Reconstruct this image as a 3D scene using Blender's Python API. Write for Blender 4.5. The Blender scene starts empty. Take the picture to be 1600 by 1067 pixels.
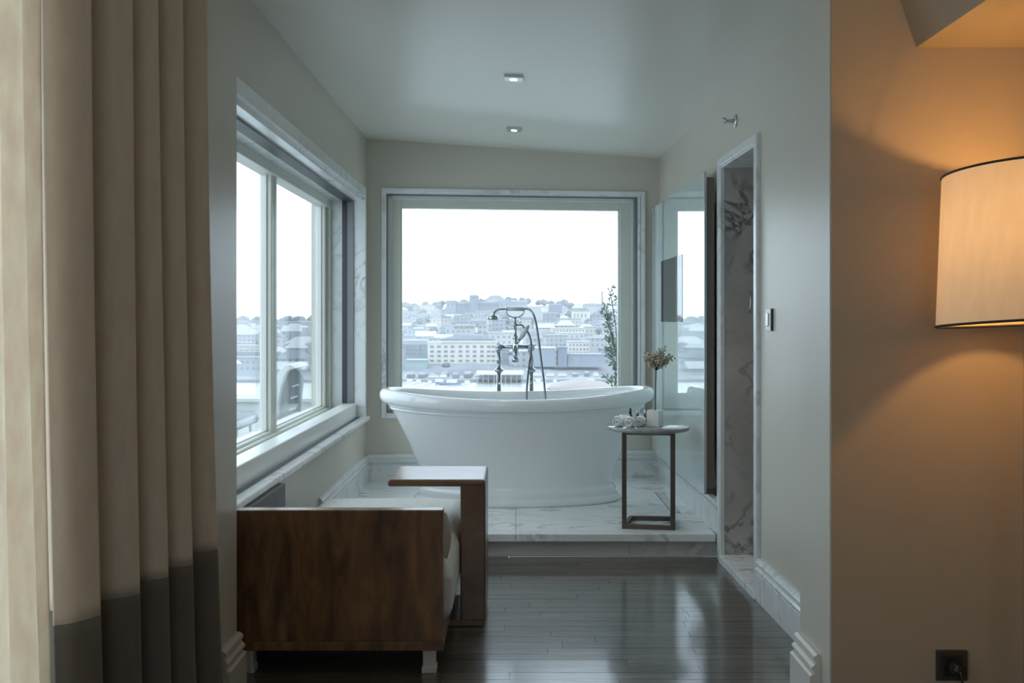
import bpy, bmesh, math, random
from mathutils import Vector, Matrix

SC = bpy.context.scene
COL = SC.collection
PI = math.pi
R = math.radians

# ------------------------------------------------------------------ camera
cam_data = bpy.data.cameras.new('camera')
cam_data.sensor_width = 36.0
cam_data.lens = 33.75
cam_data.shift_x = -0.00375
cam_data.shift_y = -0.0228
cam_data.clip_start = 0.05
cam_data.clip_end = 5000.0
cam = bpy.data.objects.new('camera', cam_data)
cam.location = (0, 0, 1.3)
cam.rotation_euler = (R(90), 0, 0)
COL.objects.link(cam)
SC.camera = cam

# ------------------------------------------------------------------ overcast sky
world = bpy.data.worlds.new('overcast_sky')
SC.world = world
world.use_nodes = True
wn, wl = world.node_tree.nodes, world.node_tree.links
bg = wn['Background']
SKY = 3.0
tc = wn.new('ShaderNodeTexCoord')
mp = wn.new('ShaderNodeMapping')
mp.inputs['Scale'].default_value = (1.5, 1.5, 9.0)
wl.new(tc.outputs['Generated'], mp.inputs['Vector'])
nz = wn.new('ShaderNodeTexNoise')
nz.inputs['Scale'].default_value = 1.7
nz.inputs['Detail'].default_value = 5.0
wl.new(mp.outputs['Vector'], nz.inputs['Vector'])
cr = wn.new('ShaderNodeValToRGB')
cr.color_ramp.elements[0].position = 0.35
cr.color_ramp.elements[0].color = (0.745, 0.905, 1.07, 1)
cr.color_ramp.elements[1].position = 0.65
cr.color_ramp.elements[1].color = (0.83, 0.965, 1.10, 1)
wl.new(nz.outputs['Fac'], cr.inputs['Fac'])
wl.new(cr.outputs['Color'], bg.inputs['Color'])
bg.inputs['Strength'].default_value = SKY

SC.view_settings.view_transform = 'Standard'
SC.view_settings.look = 'None'
SC.view_settings.gamma = 1.0
SC.view_settings.use_curve_mapping = False
SC.view_settings.exposure = 0.0
SC.cycles.max_bounces = 10
SC.cycles.diffuse_bounces = 6
SC.cycles.glossy_bounces = 5
SC.cycles.transparent_max_bounces = 16
SC.cycles.volume_bounces = 1
SC.cycles.sample_clamp_indirect = 6.0
SC.cycles.caustics_reflective = False
SC.cycles.caustics_refractive = False

def portal(name, loc, rot, sx, sy):
    d = bpy.data.lights.new(name, 'AREA')
    d.shape = 'RECTANGLE'
    d.size, d.size_y = sx, sy
    d.cycles.is_portal = True
    o = bpy.data.objects.new(name, d)
    o.location, o.rotation_euler = loc, rot
    COL.objects.link(o)

BACK_ANG = math.atan2(0.23, 2.13)
portal('sky_portal_back', (0.0, 7.13, 1.42), (R(90), 0, BACK_ANG + PI), 1.62, 1.36)
portal('sky_portal_left', (-1.40, 5.0, 1.40), (R(90), 0, R(-90) + PI), 3.4, 1.45)
portal('sky_portal_rear', (0.1, -2.32, 1.5), (0, 0, 0), 1.4, 1.4)
portal('sky_portal_bedroom', (-1.43, 1.1, 1.25), (R(90), 0, R(-90) + PI), 2.2, 2.06)
for o in list(COL.objects):
    if o.name.startswith('sky_portal'):
        # an area lamp shines along its own -Z; aim every portal into the rooms
        aim = {'sky_portal_back': (math.sin(BACK_ANG), -math.cos(BACK_ANG), 0), 'sky_portal_rear': (0, 1, 0)}.get(o.name, (1, 0, 0))
        o.rotation_euler = Vector(aim).to_track_quat('-Z', 'Y').to_euler()

# ------------------------------------------------------------------ materials
MATS = {}
def nodes_of(name):
    m = bpy.data.materials.new(name)
    m.use_nodes = True
    MATS[name] = m
    nt = m.node_tree
    return m, nt, nt.nodes, nt.links, nt.nodes['Principled BSDF']

def setp(b, **kw):
    names = {'rough': 'Roughness', 'metal': 'Metallic', 'spec': 'Specular IOR Level', 'ior': 'IOR', 'coat': 'Coat Weight',
             'coatr': 'Coat Roughness', 'trans': 'Transmission Weight', 'sheen': 'Sheen Weight', 'sub': 'Subsurface Weight',
             'estr': 'Emission Strength', 'alpha': 'Alpha'}
    for k, v in kw.items():
        if k == 'col':
            b.inputs['Base Color'].default_value = (*v, 1)
        elif k == 'ecol':
            b.inputs['Emission Color'].default_value = (*v, 1)
        else:
            b.inputs[names[k]].default_value = v

def pos_node(n):
    return n.new('ShaderNodeNewGeometry').outputs['Position']

def plain(name, col, rough=0.5, var=0.06, scale=6.0, bump=0.0, bscale=80.0, **kw):
    """one colour with a faint mottling and optional fine relief"""
    m, nt, n, l, b = nodes_of(name)
    setp(b, rough=rough, **kw)
    p = pos_node(n)
    t = n.new('ShaderNodeTexNoise')
    t.inputs['Scale'].default_value = scale
    t.inputs['Detail'].default_value = 3.0
    l.new(p, t.inputs['Vector'])
    r = n.new('ShaderNodeValToRGB')
    r.color_ramp.elements[0].position = 0.3
    r.color_ramp.elements[1].position = 0.7
    r.color_ramp.elements[0].color = (*[c * (1 - var) for c in col], 1)
    r.color_ramp.elements[1].color = (*[min(1, c * (1 + var)) for c in col], 1)
    l.new(t.outputs['Fac'], r.inputs['Fac'])
    l.new(r.outputs['Color'], b.inputs['Base Color'])
    if bump > 0:
        t2 = n.new('ShaderNodeTexNoise')
        t2.inputs['Scale'].default_value = bscale
        t2.inputs['Detail'].default_value = 2.0
        l.new(p, t2.inputs['Vector'])
        bp = n.new('ShaderNodeBump')
        bp.inputs['Strength'].default_value = bump
        bp.inputs['Distance'].default_value = 0.01
        l.new(t2.outputs['Fac'], bp.inputs['Height'])
        l.new(bp.outputs['Normal'], b.inputs['Normal'])
    return m

def marble(name, base, vein, rough=0.16, scale=2.2, rot=(0.4, 0.5, 0.7), width=0.035, cloud=0.10, cover=0.45):
    m, nt, n, l, b = nodes_of(name)
    setp(b, rough=rough)
    p = pos_node(n)
    mp = n.new('ShaderNodeMapping')
    mp.inputs['Rotation'].default_value = rot
    mp.inputs['Scale'].default_value = (1.0, 2.3, 1.0)
    l.new(p, mp.inputs['Vector'])
    w = n.new('ShaderNodeTexNoise')
    w.inputs['Scale'].default_value = scale
    w.inputs['Detail'].default_value = 8.0
    w.inputs['Roughness'].default_value = 0.6
    w.inputs['Distortion'].default_value = 1.2
    l.new(mp.outputs['Vector'], w.inputs['Vector'])
    s = n.new('ShaderNodeMath'); s.operation = 'SUBTRACT'; s.inputs[1].default_value = 0.5
    l.new(w.outputs['Fac'], s.inputs[0])
    a = n.new('ShaderNodeMath'); a.operation = 'ABSOLUTE'
    l.new(s.outputs[0], a.inputs[0])
    mr = n.new('ShaderNodeMapRange')
    mr.inputs['From Min'].default_value = 0.0
    mr.inputs['From Max'].default_value = width
    mr.inputs['To Min'].default_value = 1.0
    mr.inputs['To Max'].default_value = 0.0
    l.new(a.outputs[0], mr.inputs['Value'])
    # veins come and go
    t = n.new('ShaderNodeTexNoise')
    t.inputs['Scale'].default_value = 3.1
    t.inputs['Detail'].default_value = 4.0
    l.new(mp.outputs['Vector'], t.inputs['Vector'])
    mr2 = n.new('ShaderNodeMapRange')
    mr2.inputs['From Min'].default_value = cover
    mr2.inputs['From Max'].default_value = cover + 0.28
    l.new(t.outputs['Fac'], mr2.inputs['Value'])
    mu = n.new('ShaderNodeMath'); mu.operation = 'MULTIPLY'
    l.new(mr.outputs['Result'], mu.inputs[0]); l.new(mr2.outputs['Result'], mu.inputs[1])
    r = n.new('ShaderNodeValToRGB')
    r.color_ramp.elements[0].position = 0.3
    r.color_ramp.elements[1].position = 0.7
    r.color_ramp.elements[0].color = (*[c * (1 - cloud) for c in base], 1)
    r.color_ramp.elements[1].color = (*base, 1)
    l.new(t.outputs['Fac'], r.inputs['Fac'])
    mx = n.new('ShaderNodeMix'); mx.data_type = 'RGBA'
    mx.inputs['B'].default_value = (*vein, 1)
    l.new(mu.outputs[0], mx.inputs['Factor'])
    l.new(r.outputs['Color'], mx.inputs['A'])
    l.new(mx.outputs['Result'], b.inputs['Base Color'])
    return m

def wood(name, dark, light, rough, axis_scale, scale=3.0, random_tone=0.0, coat=0.0, bump=0.05):
    m, nt, n, l, b = nodes_of(name)
    setp(b, rough=rough, coat=coat, coatr=0.12)
    p = pos_node(n)
    oi = n.new('ShaderNodeObjectInfo')
    va = n.new('ShaderNodeVectorMath'); va.operation = 'MULTIPLY_ADD'
    cmb = n.new('ShaderNodeCombineXYZ')
    for k in range(3):
        l.new(oi.outputs['Random'], cmb.inputs[k])
    va.inputs[1].default_value = (17.0, 31.0, 23.0)
    l.new(cmb.outputs[0], va.inputs[0]); l.new(p, va.inputs[2])
    mp = n.new('ShaderNodeMapping')
    mp.inputs['Scale'].default_value = axis_scale
    l.new(va.outputs[0], mp.inputs['Vector'])
    t = n.new('ShaderNodeTexNoise')
    t.inputs['Scale'].default_value = scale
    t.inputs['Detail'].default_value = 8.0
    t.inputs['Roughness'].default_value = 0.62
    t.inputs['Distortion'].default_value = 0.6
    l.new(mp.outputs['Vector'], t.inputs['Vector'])
    r = n.new('ShaderNodeValToRGB')
    r.color_ramp.elements[0].position = 0.32
    r.color_ramp.elements[1].position = 0.72
    r.color_ramp.elements[0].color = (*dark, 1)
    r.color_ramp.elements[1].color = (*light, 1)
    l.new(t.outputs['Fac'], r.inputs['Fac'])
    out = r.outputs['Color']
    if random_tone > 0:
        hs = n.new('ShaderNodeHueSaturation')
        mr = n.new('ShaderNodeMapRange')
        mr.inputs['To Min'].default_value = 1 - random_tone
        mr.inputs['To Max'].default_value = 1 + random_tone
        l.new(oi.outputs['Random'], mr.inputs['Value'])
        l.new(mr.outputs['Result'], hs.inputs['Value'])
        l.new(out, hs.inputs['Color'])
        out = hs.outputs['Color']
    l.new(out, b.inputs['Base Color'])
    bp = n.new('ShaderNodeBump')
    bp.inputs['Strength'].default_value = bump
    bp.inputs['Distance'].default_value = 0.01
    l.new(t.outputs['Fac'], bp.inputs['Height'])
    l.new(bp.outputs['Normal'], b.inputs['Normal'])
    return m

def pane_glass(name, tint=(0.97, 0.99, 0.985), refl=1.0):
    """clear sheet glass: see-through, with a mirror reflection that grows towards grazing angles"""
    m, nt, n, l, b = nodes_of(name)
    n.remove(b)
    tr = n.new('ShaderNodeBsdfTransparent'); tr.inputs['Color'].default_value = (*tint, 1)
    gl = n.new('ShaderNodeBsdfGlossy'); gl.inputs['Roughness'].default_value = 0.0
    gl.inputs['Color'].default_value = (refl, refl, refl, 1)
    lw = n.new('ShaderNodeLayerWeight'); lw.inputs['Blend'].default_value = 0.5      # facing = 1 - cos, alike on both faces
    pw = n.new('ShaderNodeMath'); pw.operation = 'POWER'; pw.inputs[1].default_value = 5.0; l.new(lw.outputs['Facing'], pw.inputs[0])
    fr = n.new('ShaderNodeMath'); fr.operation = 'MULTIPLY_ADD'; fr.inputs[1].default_value = 0.9; fr.inputs[2].default_value = 0.03
    l.new(pw.outputs[0], fr.inputs[0])
    mx = n.new('ShaderNodeMixShader')
    l.new(fr.outputs[0], mx.inputs['Fac']); l.new(tr.outputs[0], mx.inputs[1]); l.new(gl.outputs[0], mx.inputs[2])
    l.new(mx.outputs[0], n['Material Output'].inputs['Surface'])
    return m

def cloth(name, col, trans=0.0, var=0.08, weave=260.0, sheen=0.15):
    m, nt, n, l, b = nodes_of(name)
    setp(b, rough=0.9, sheen=sheen)
    b.inputs['Specular IOR Level'].default_value = 0.15
    p = pos_node(n)
    mp = n.new('ShaderNodeMapping'); mp.inputs['Scale'].default_value = (1, 1, 0.25)
    l.new(p, mp.inputs['Vector'])
    t = n.new('ShaderNodeTexNoise'); t.inputs['Scale'].default_value = 40.0; t.inputs['Detail'].default_value = 4.0
    l.new(mp.outputs['Vector'], t.inputs['Vector'])
    r = n.new('ShaderNodeValToRGB')
    r.color_ramp.elements[0].position = 0.3; r.color_ramp.elements[1].position = 0.7
    r.color_ramp.elements[0].color = (*[c * (1 - var) for c in col], 1)
    r.color_ramp.elements[1].color = (*[min(1, c * (1 + var)) for c in col], 1)
    l.new(t.outputs['Fac'], r.inputs['Fac'])
    l.new(r.outputs['Color'], b.inputs['Base Color'])
    t2 = n.new('ShaderNodeTexNoise'); t2.inputs['Scale'].default_value = weave
    l.new(p, t2.inputs['Vector'])
    bp = n.new('ShaderNodeBump'); bp.inputs['Strength'].default_value = 0.12; bp.inputs['Distance'].default_value = 0.004
    l.new(t2.outputs['Fac'], bp.inputs['Height']); l.new(bp.outputs['Normal'], b.inputs['Normal'])
    if trans > 0:
        ts = n.new('ShaderNodeBsdfTranslucent')
        l.new(r.outputs['Color'], ts.inputs['Color'])
        mx = n.new('ShaderNodeMixShader'); mx.inputs['Fac'].default_value = trans
        l.new(b.outputs[0], mx.inputs[1]); l.new(ts.outputs[0], mx.inputs[2])
        l.new(mx.outputs[0], n['Material Output'].inputs['Surface'])
    return m

def emitter(name, col, strength):
    m, nt, n, l, b = nodes_of(name)
    setp(b, col=(0.8, 0.8, 0.8), ecol=col, estr=strength)
    return m

def facade(name, wall, glass, sx, sz):
    """far wall whose windows are too small to tell apart: a regular grid of darker openings"""
    m, nt, n, l, b = nodes_of(name)
    setp(b, rough=0.85)
    p = pos_node(n)
    sep = n.new('ShaderNodeSeparateXYZ'); l.new(p, sep.inputs[0])
    oi = n.new('ShaderNodeObjectInfo')
    def cell(sock, size, lo, hi):
        a = n.new('ShaderNodeMath'); a.operation = 'MULTIPLY_ADD'
        a.inputs[1].default_value = 1.0 / size
        l.new(sock, a.inputs[0]); l.new(oi.outputs['Random'], a.inputs[2])
        f = n.new('ShaderNodeMath'); f.operation = 'FRACT'; l.new(a.outputs[0], f.inputs[0])
        g = n.new('ShaderNodeMath'); g.operation = 'GREATER_THAN'; g.inputs[1].default_value = lo; l.new(f.outputs[0], g.inputs[0])
        h = n.new('ShaderNodeMath'); h.operation = 'LESS_THAN'; h.inputs[1].default_value = hi; l.new(f.outputs[0], h.inputs[0])
        k = n.new('ShaderNodeMath'); k.operation = 'MULTIPLY'; l.new(g.outputs[0], k.inputs[0]); l.new(h.outputs[0], k.inputs[1])
        return k.outputs[0]
    cx = cell(sep.outputs['X'], sx, 0.3, 0.72)
    cz = cell(sep.outputs['Z'], sz, 0.3, 0.75)
    nrm = n.new('ShaderNodeNewGeometry')
    sn = n.new('ShaderNodeSeparateXYZ'); l.new(nrm.outputs['Normal'], sn.inputs[0])
    up = n.new('ShaderNodeMath'); up.operation = 'LESS_THAN'; up.inputs[1].default_value = 0.3; l.new(sn.outputs['Z'], up.inputs[0])
    k = n.new('ShaderNodeMath'); k.operation = 'MULTIPLY'; l.new(cx, k.inputs[0]); l.new(cz, k.inputs[1])
    k2 = n.new('ShaderNodeMath'); k2.operation = 'MULTIPLY'; l.new(k.outputs[0], k2.inputs[0]); l.new(up.outputs[0], k2.inputs[1])
    mx = n.new('ShaderNodeMix'); mx.data_type = 'RGBA'
    mx.inputs['A'].default_value = (*wall, 1); mx.inputs['B'].default_value = (*glass, 1)
    l.new(k2.outputs[0], mx.inputs['Factor'])
    l.new(mx.outputs['Result'], b.inputs['Base Color'])
    return m

plain('wall_paint', (0.59, 0.55, 0.475), 0.36, var=0.015, scale=1.5, bump=0.02, bscale=150, spec=0.5)
plain('ceiling_paint', (0.80, 0.79, 0.735), 0.33, var=0.01, scale=1.5, spec=0.5)
plain('bedroom_paint', (0.40, 0.32, 0.235), 0.6, var=0.015, scale=1.5, bump=0.03, bscale=150, spec=0.3)
plain('cream_paint', (0.62, 0.63, 0.56), 0.35, var=0.01)
plain('white_paint', (0.74, 0.74, 0.70), 0.3, var=0.01)
plain('baseboard_paint', (0.62, 0.58, 0.52), 0.35, var=0.01)
marble('white_marble', (0.86, 0.87, 0.86), (0.30, 0.31, 0.32), rough=0.14, cover=0.40)
marble('skirting_marble', (0.76, 0.78, 0.77), (0.36, 0.36, 0.36), rough=0.22, scale=3.0, width=0.05)
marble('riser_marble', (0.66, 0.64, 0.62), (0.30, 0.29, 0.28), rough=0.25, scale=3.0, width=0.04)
marble('grey_marble', (0.56, 0.54, 0.51), (0.10, 0.095, 0.09), rough=0.16, scale=3.4, rot=(0.2, 0.9, 0.3), width=0.05, cloud=0.30, cover=0.34)
marble('table_marble', (0.36, 0.36, 0.37), (0.08, 0.08, 0.09), rough=0.05, scale=14.0, width=0.07, cloud=0.35)
marble('vase_marble', (0.74, 0.73, 0.70), (0.45, 0.43, 0.40), rough=0.3, scale=6.0)
wood('floor_wood', (0.042, 0.034, 0.025), (0.145, 0.116, 0.085), 0.30, (1.6, 22.0, 8.0), 3.0, random_tone=0.30, coat=0.85, bump=0.25)
wood('sofa_wood', (0.085, 0.040, 0.016), (0.32, 0.155, 0.058), 0.34, (7.0, 7.0, 1.6), 2.2, coat=0.3, bump=0.03)
wood('table_wood', (0.085, 0.040, 0.018), (0.20, 0.100, 0.042), 0.30, (3.0, 3.0, 3.0), 2.0, coat=0.2, bump=0.02)
plain('seam_dark', (0.02, 0.016, 0.013), 0.7)
plain('tub_enamel', (0.82, 0.835, 0.835), 0.12, var=0.005, coat=0.4, coatr=0.05)
plain('chrome', (0.40, 0.42, 0.44), 0.05, var=0.02, metal=1.0)
plain('hose_steel', (0.22, 0.24, 0.26), 0.2, var=0.05, metal=1.0)
plain('porcelain', (0.50, 0.52, 0.50), 0.2, var=0.01)
plain('bronze_steel', (0.115, 0.090, 0.072), 0.38, var=0.08, metal=0.55)
plain('bracket_shade_brown', (0.16, 0.125, 0.10), 0.5, var=0.04)
plain('track_dark', (0.035, 0.04, 0.043), 0.4, var=0.03)
plain('track_grey', (0.20, 0.21, 0.21), 0.4, var=0.03, metal=0.3)
plain('steel', (0.55, 0.56, 0.56), 0.3, var=0.03, metal=0.9)
plain('panel_glass', (0.57, 0.67, 0.65), 0.015, var=0.01, coat=1.0, coatr=0.0)
plain('screen_glass', (0.045, 0.048, 0.045), 0.03, var=0.01)
cloth('linen_white', (0.68, 0.67, 0.63))
cloth('linen_beige', (0.46, 0.42, 0.36))
cloth('back_fabric', (0.17, 0.16, 0.175))
cloth('curtain_taupe', (0.70, 0.575, 0.445), trans=0.06, var=0.05)
cloth('curtain_dark', (0.16, 0.135, 0.11), var=0.05)
cloth('sheer_cream', (0.98, 0.87, 0.76), trans=0.55, var=0.08)
cloth('towel_white', (0.88, 0.88, 0.88), weave=420)
cloth('shade_linen', (0.82, 0.68, 0.50), trans=0.19, var=0.04)
plain('black_trim', (0.012, 0.011, 0.010), 0.6)
plain('black_plastic', (0.018, 0.018, 0.018), 0.35)
plain('plate_bronze', (0.045, 0.038, 0.030), 0.45)
plain('lamp_pole', (0.05, 0.042, 0.036), 0.4, metal=0.5)
plain('flower_dry', (0.50, 0.43, 0.34), 0.9, var=0.25, scale=60)
plain('stem_dark', (0.06, 0.055, 0.04), 0.8)
plain('amber_glass', (0.16, 0.085, 0.018), 0.1, var=0.1, spec=0.7)
plain('dark_bottle', (0.07, 0.05, 0.03), 0.15)
plain('label_gold', (0.50, 0.33, 0.07), 0.5)
plain('label_rose', (0.42, 0.34, 0.27), 0.5)
plain('petal_yellow', (0.80, 0.70, 0.42), 0.7)
plain('leaf_green', (0.15, 0.20, 0.15), 0.6, var=0.3, scale=12)
plain('bark', (0.10, 0.085, 0.07), 0.9)
plain('lounger_white', (0.62, 0.64, 0.66), 0.35)
plain('lounger_grey', (0.22, 0.24, 0.26), 0.6)
plain('terrace_stone', (0.30, 0.31, 0.30), 0.6, var=0.1)
plain('parapet_white', (0.52, 0.54, 0.54), 0.6)
pane_glass('window_glass')
emitter('downlight_glow', (1.0, 0.93, 0.80), 5.0)
emitter('bulb_glow', (1.0, 0.62, 0.28), 25.0)

# ------------------------------------------------------------------ mesh helpers
ROOTS = {}
def root_loc(o):
    while o.parent is not None:
        o = o.parent
    return Vector(o.location)

class MB:
    def __init__(self):
        self.v, self.f, self.s = [], [], []
    def add(self, vs, fs, smooth=False):
        b = len(self.v)
        self.v += [tuple(p) for p in vs]
        self.f += [tuple(i + b for i in q) for q in fs]
        self.s += [smooth] * len(fs)
        return self
    def hexa(self, p):
        """eight corners: bottom ring then top ring, counter-clockwise from above"""
        return self.add(p, [(3, 2, 1, 0), (4, 5, 6, 7), (0, 1, 5, 4), (1, 2, 6, 5), (2, 3, 7, 6), (3, 0, 4, 7)])
    def box(self, x0, x1, y0, y1, z0, z1, fn=None):
        p = [(x0, y0, z0), (x1, y0, z0), (x1, y1, z0), (x0, y1, z0), (x0, y0, z1), (x1, y0, z1), (x1, y1, z1), (x0, y1, z1)]
        if fn:
            p = [fn(*q) for q in p]
        return self.hexa(p)
    def bar(self, a, b, w, h, up=(0, 0, 1)):
        """square bar from a to b, w across and h along up"""
        a, b = Vector(a), Vector(b)
        d = (b - a).normalized(); u = Vector(up)
        s = d.cross(u).normalized(); u = s.cross(d).normalized()
        s, u = s * w / 2, u * h / 2
        p = [a - s - u, a + s - u, b + s - u, b - s - u, a - s + u, a + s + u, b + s + u, b - s + u]
        return self.hexa(p)
    def tube(self, pts, r, n=10, caps=True, closed=False):
        pts = [Vector(p) for p in pts]
        rs = r if isinstance(r, (list, tuple)) else [r] * len(pts)
        m = len(pts); rings = []
        t0 = (pts[1] - pts[0]).normalized()
        ref = Vector((0, 0, 1)) if abs(t0.z) < 0.9 else Vector((1, 0, 0))
        nrm = (ref - t0 * ref.dot(t0)).normalized()
        for i in range(m):
            if closed:
                t = (pts[(i + 1) % m] - pts[i - 1]).normalized()
            else:
                t = (pts[min(i + 1, m - 1)] - pts[max(i - 1, 0)]).normalized()
            nrm = (nrm - t * nrm.dot(t)).normalized()
            bn = t.cross(nrm)
            rings.append([pts[i] + (nrm * math.cos(a) + bn * math.sin(a)) * rs[i] for a in [2 * PI * k / n for k in range(n)]])
        vs = [p for q in rings for p in q]
        fs = []
        for i in range(m if closed else m - 1):
            j = (i + 1) % m
            for k in range(n):
                k2 = (k + 1) % n
                fs.append((i * n + k, i * n + k2, j * n + k2, j * n + k))
        self.add(vs, fs, True)
        if caps and not closed:
            b = len(self.v) - len(vs)
            self.f.append(tuple(b + k for k in reversed(range(n)))); self.s.append(False)
            self.f.append(tuple(b + (m - 1) * n + k for k in range(n))); self.s.append(False)
        return self
    def loft(self, rings, smooth=True, cap0=False, cap1=False):
        n = len(rings[0]); m = len(rings)
        vs = [p for q in rings for p in q]
        fs = []
        for i in range(m - 1):
            for k in range(n):
                k2 = (k + 1) % n
                fs.append((i * n + k, i * n + k2, (i + 1) * n + k2, (i + 1) * n + k))
        if cap0: fs.append(tuple(reversed(range(n))))
        if cap1: fs.append(tuple((m - 1) * n + k for k in range(n)))
        return self.add(vs, fs, smooth)
    def lathe(self, prof, c, n=24, fn=None, cap0=True, cap1=True):
        rings = []
        for r, z in prof:
            q = [(c[0] + r * math.cos(2 * PI * k / n), c[1] + r * math.sin(2 * PI * k / n), c[2] + z) for k in range(n)]
            if fn: q = [fn(Vector(p)) for p in q]
            rings.append(q)
        return self.loft(rings, True, cap0, cap1)
    def sheet(self, rows, smooth=True):
        m, n = len(rows), len(rows[0])
        vs = [p for q in rows for p in q]
        fs = [(i * n + k, i * n + k + 1, (i + 1) * n + k + 1, (i + 1) * n + k) for i in range(m - 1) for k in range(n - 1)]
        return self.add(vs, fs, smooth)
    def sweep(self, prof, a, b, normal, z0=0.0):
        """extrude a skirting profile [(out, height)] between floor points a and b; normal = away from the wall"""
        nx, ny = normal
        ra = [(a[0] + nx * d, a[1] + ny * d, z0 + z) for d, z in prof]
        rb = [(b[0] + nx * d, b[1] + ny * d, z0 + z) for d, z in prof]
        n = len(prof)
        fs = [(k, (k + 1) % n, n + (k + 1) % n, n + k) for k in range(n)]
        fs += [tuple(reversed(range(n))), tuple(n + k for k in range(n))]
        return self.add(ra + rb, fs)
    def build(self, name, mat, parent=None, loc=None, bevel=0.0, seg=2, solid=0.0, recalc=True, sub=0):
        off = root_loc(parent) if parent is not None else Vector(loc or (0, 0, 0))
        me = bpy.data.meshes.new(name)
        me.from_pydata([tuple(Vector(p) - off) for p in self.v], [], self.f)
        me.polygons.foreach_set('use_smooth', self.s)
        bm = bmesh.new(); bm.from_mesh(me)
        if recalc:
            bmesh.ops.recalc_face_normals(bm, faces=bm.faces)
        if bevel > 0:
            es = [e for e in bm.edges if len(e.link_faces) == 2 and e.calc_face_angle(0) > 0.6]
            bmesh.ops.bevel(bm, geom=es, offset=bevel, segments=seg, profile=0.5, affect='EDGES', clamp_overlap=True)
        bm.to_mesh(me); bm.free()
        me.materials.append(MATS[mat])
        o = bpy.data.objects.new(name, me)
        COL.objects.link(o)
        if parent is not None:
            o.parent = parent
        else:
            o.location = off
        if solid > 0:
            md = o.modifiers.new('thickness', 'SOLIDIFY'); md.thickness = solid; md.offset = 0
        if sub:
            md = o.modifiers.new('smooth', 'SUBSURF'); md.levels = sub; md.render_levels = sub
        return o

def thing(name, label, cat, loc=(0, 0, 0), group=None):
    o = bpy.data.objects.new(name, None)
    o.empty_display_size = 0.1
    COL.objects.link(o)
    o.location = loc
    return tag(o, label, cat, group)

def tag(o, label, cat, group=None):
    o['label'] = label
    o['category'] = cat
    if group: o['group'] = group
    return o

def structure(o, label=None):
    o['kind'] = 'structure'
    if label: o['label'] = label
    return o

def struct_root(name, label, loc=(0, 0, 0)):
    o = bpy.data.objects.new(name, None)
    COL.objects.link(o); o.location = loc
    return structure(o, label)

def ring(mb, s0, s1, z0, z1, w, d0, d1, fn):
    """rectangular frame of border w inside (s0..s1, z0..z1); w = one width or (left, right, top, bottom)"""
    wl_, wr_, wt_, wb_ = w if isinstance(w, tuple) else (w, w, w, w)
    mb.box(s0, s0 + wl_, d0, d1, z0, z1, fn)
    mb.box(s1 - wr_, s1, d0, d1, z0, z1, fn)
    if wt_ > 0: mb.box(s0 + wl_, s1 - wr_, d0, d1, z1 - wt_, z1, fn)
    if wb_ > 0: mb.box(s0 + wl_, s1 - wr_, d0, d1, z0, z0 + wb_, fn)
    return mb

# ------------------------------------------------------------------ room shell
# back wall stands a few degrees askew to the side walls
PLx, PLy = -1.07, 6.87
BC, BS = math.cos(BACK_ANG), math.sin(BACK_ANG)
def FB(s, d, z): return (PLx + s * BC - d * BS, PLy + s * BS + d * BC, z)      # along the back wall, outwards, up
def FL(s, d, z): return (-1.07 - d, s, z)                                      # left wall
def XR(y): return 1.13 - 0.025 * (y - 4.3)
def FR(s, d, z): return (XR(s) + d, s, z)                                      # right wall
BLEN = 2.1424
PLAT = 0.13

# floor of narrow boards laid across the room
fl = struct_root('floor', 'dark stained narrow strip wood floor below the marble step', (0, 4.2, 0))
MB().box(-1.07, 1.16, 3.0, 5.25, -0.06, -0.012).build('subfloor', 'seam_dark', fl)
pm = MB().box(-0.5, 0.5, -0.5, 0.5, -0.5, 0.5)
me = bpy.data.meshes.new('plank')
me.from_pydata(pm.v, [], pm.f)
me.materials.append(MATS['floor_wood'])
rng = random.Random(11)
PW = 0.066
y = 3.06
while y < 5.235:
    y1 = min(y + PW, 5.238)
    x = -1.07 - rng.random() * 0.8
    while x < 1.16:
        x1 = x + rng.uniform(0.55, 1.25)
        a, b = max(x, -1.07), min(x1, 1.16)
        if b - a > 0.03:
            p = bpy.data.objects.new('plank', me)
            COL.objects.link(p); p.parent = fl
            dz = rng.uniform(-0.0006, 0.0)
            p.location = Vector(((a + b) / 2, (y + y1) / 2, -0.006 + dz)) - Vector(fl.location)
            p.scale = (b - a - 0.0016, y1 - y - 0.0014, 0.012)
            p.rotation_euler = (rng.uniform(-0.004, 0.004), rng.uniform(-0.0006, 0.0006), 0)
        x = x1
    y = y1

# marble platform and step
pl = struct_root('floor_platform', 'raised white marble platform under the bathtub', (0, 5.9, 0))
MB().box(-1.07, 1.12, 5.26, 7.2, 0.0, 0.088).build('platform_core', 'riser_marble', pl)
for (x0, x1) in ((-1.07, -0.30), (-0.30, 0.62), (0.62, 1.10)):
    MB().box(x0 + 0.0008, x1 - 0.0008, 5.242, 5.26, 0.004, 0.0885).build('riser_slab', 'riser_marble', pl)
for (x0, x1) in ((-1.07, 0.0), (0.0, 1.085)):
    for (y0, y1) in ((5.20, 6.05), (6.05, 7.16)):
        MB().box(x0 + 0.001, x1 - 0.001, y0 + (0 if y0 == 5.20 else 0.001), y1 - 0.001, 0.089, PLAT).build('tile', 'white_marble', pl, bevel=0.002, seg=1)
structure(MB().box(-1.07, 1.10, 5.236, 5.2445, 0.0, 0.008).build('trim_1', 'baseboard_paint', loc=(0, 5.24, 0)), 'pale bead along the foot of the marble step')

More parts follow.
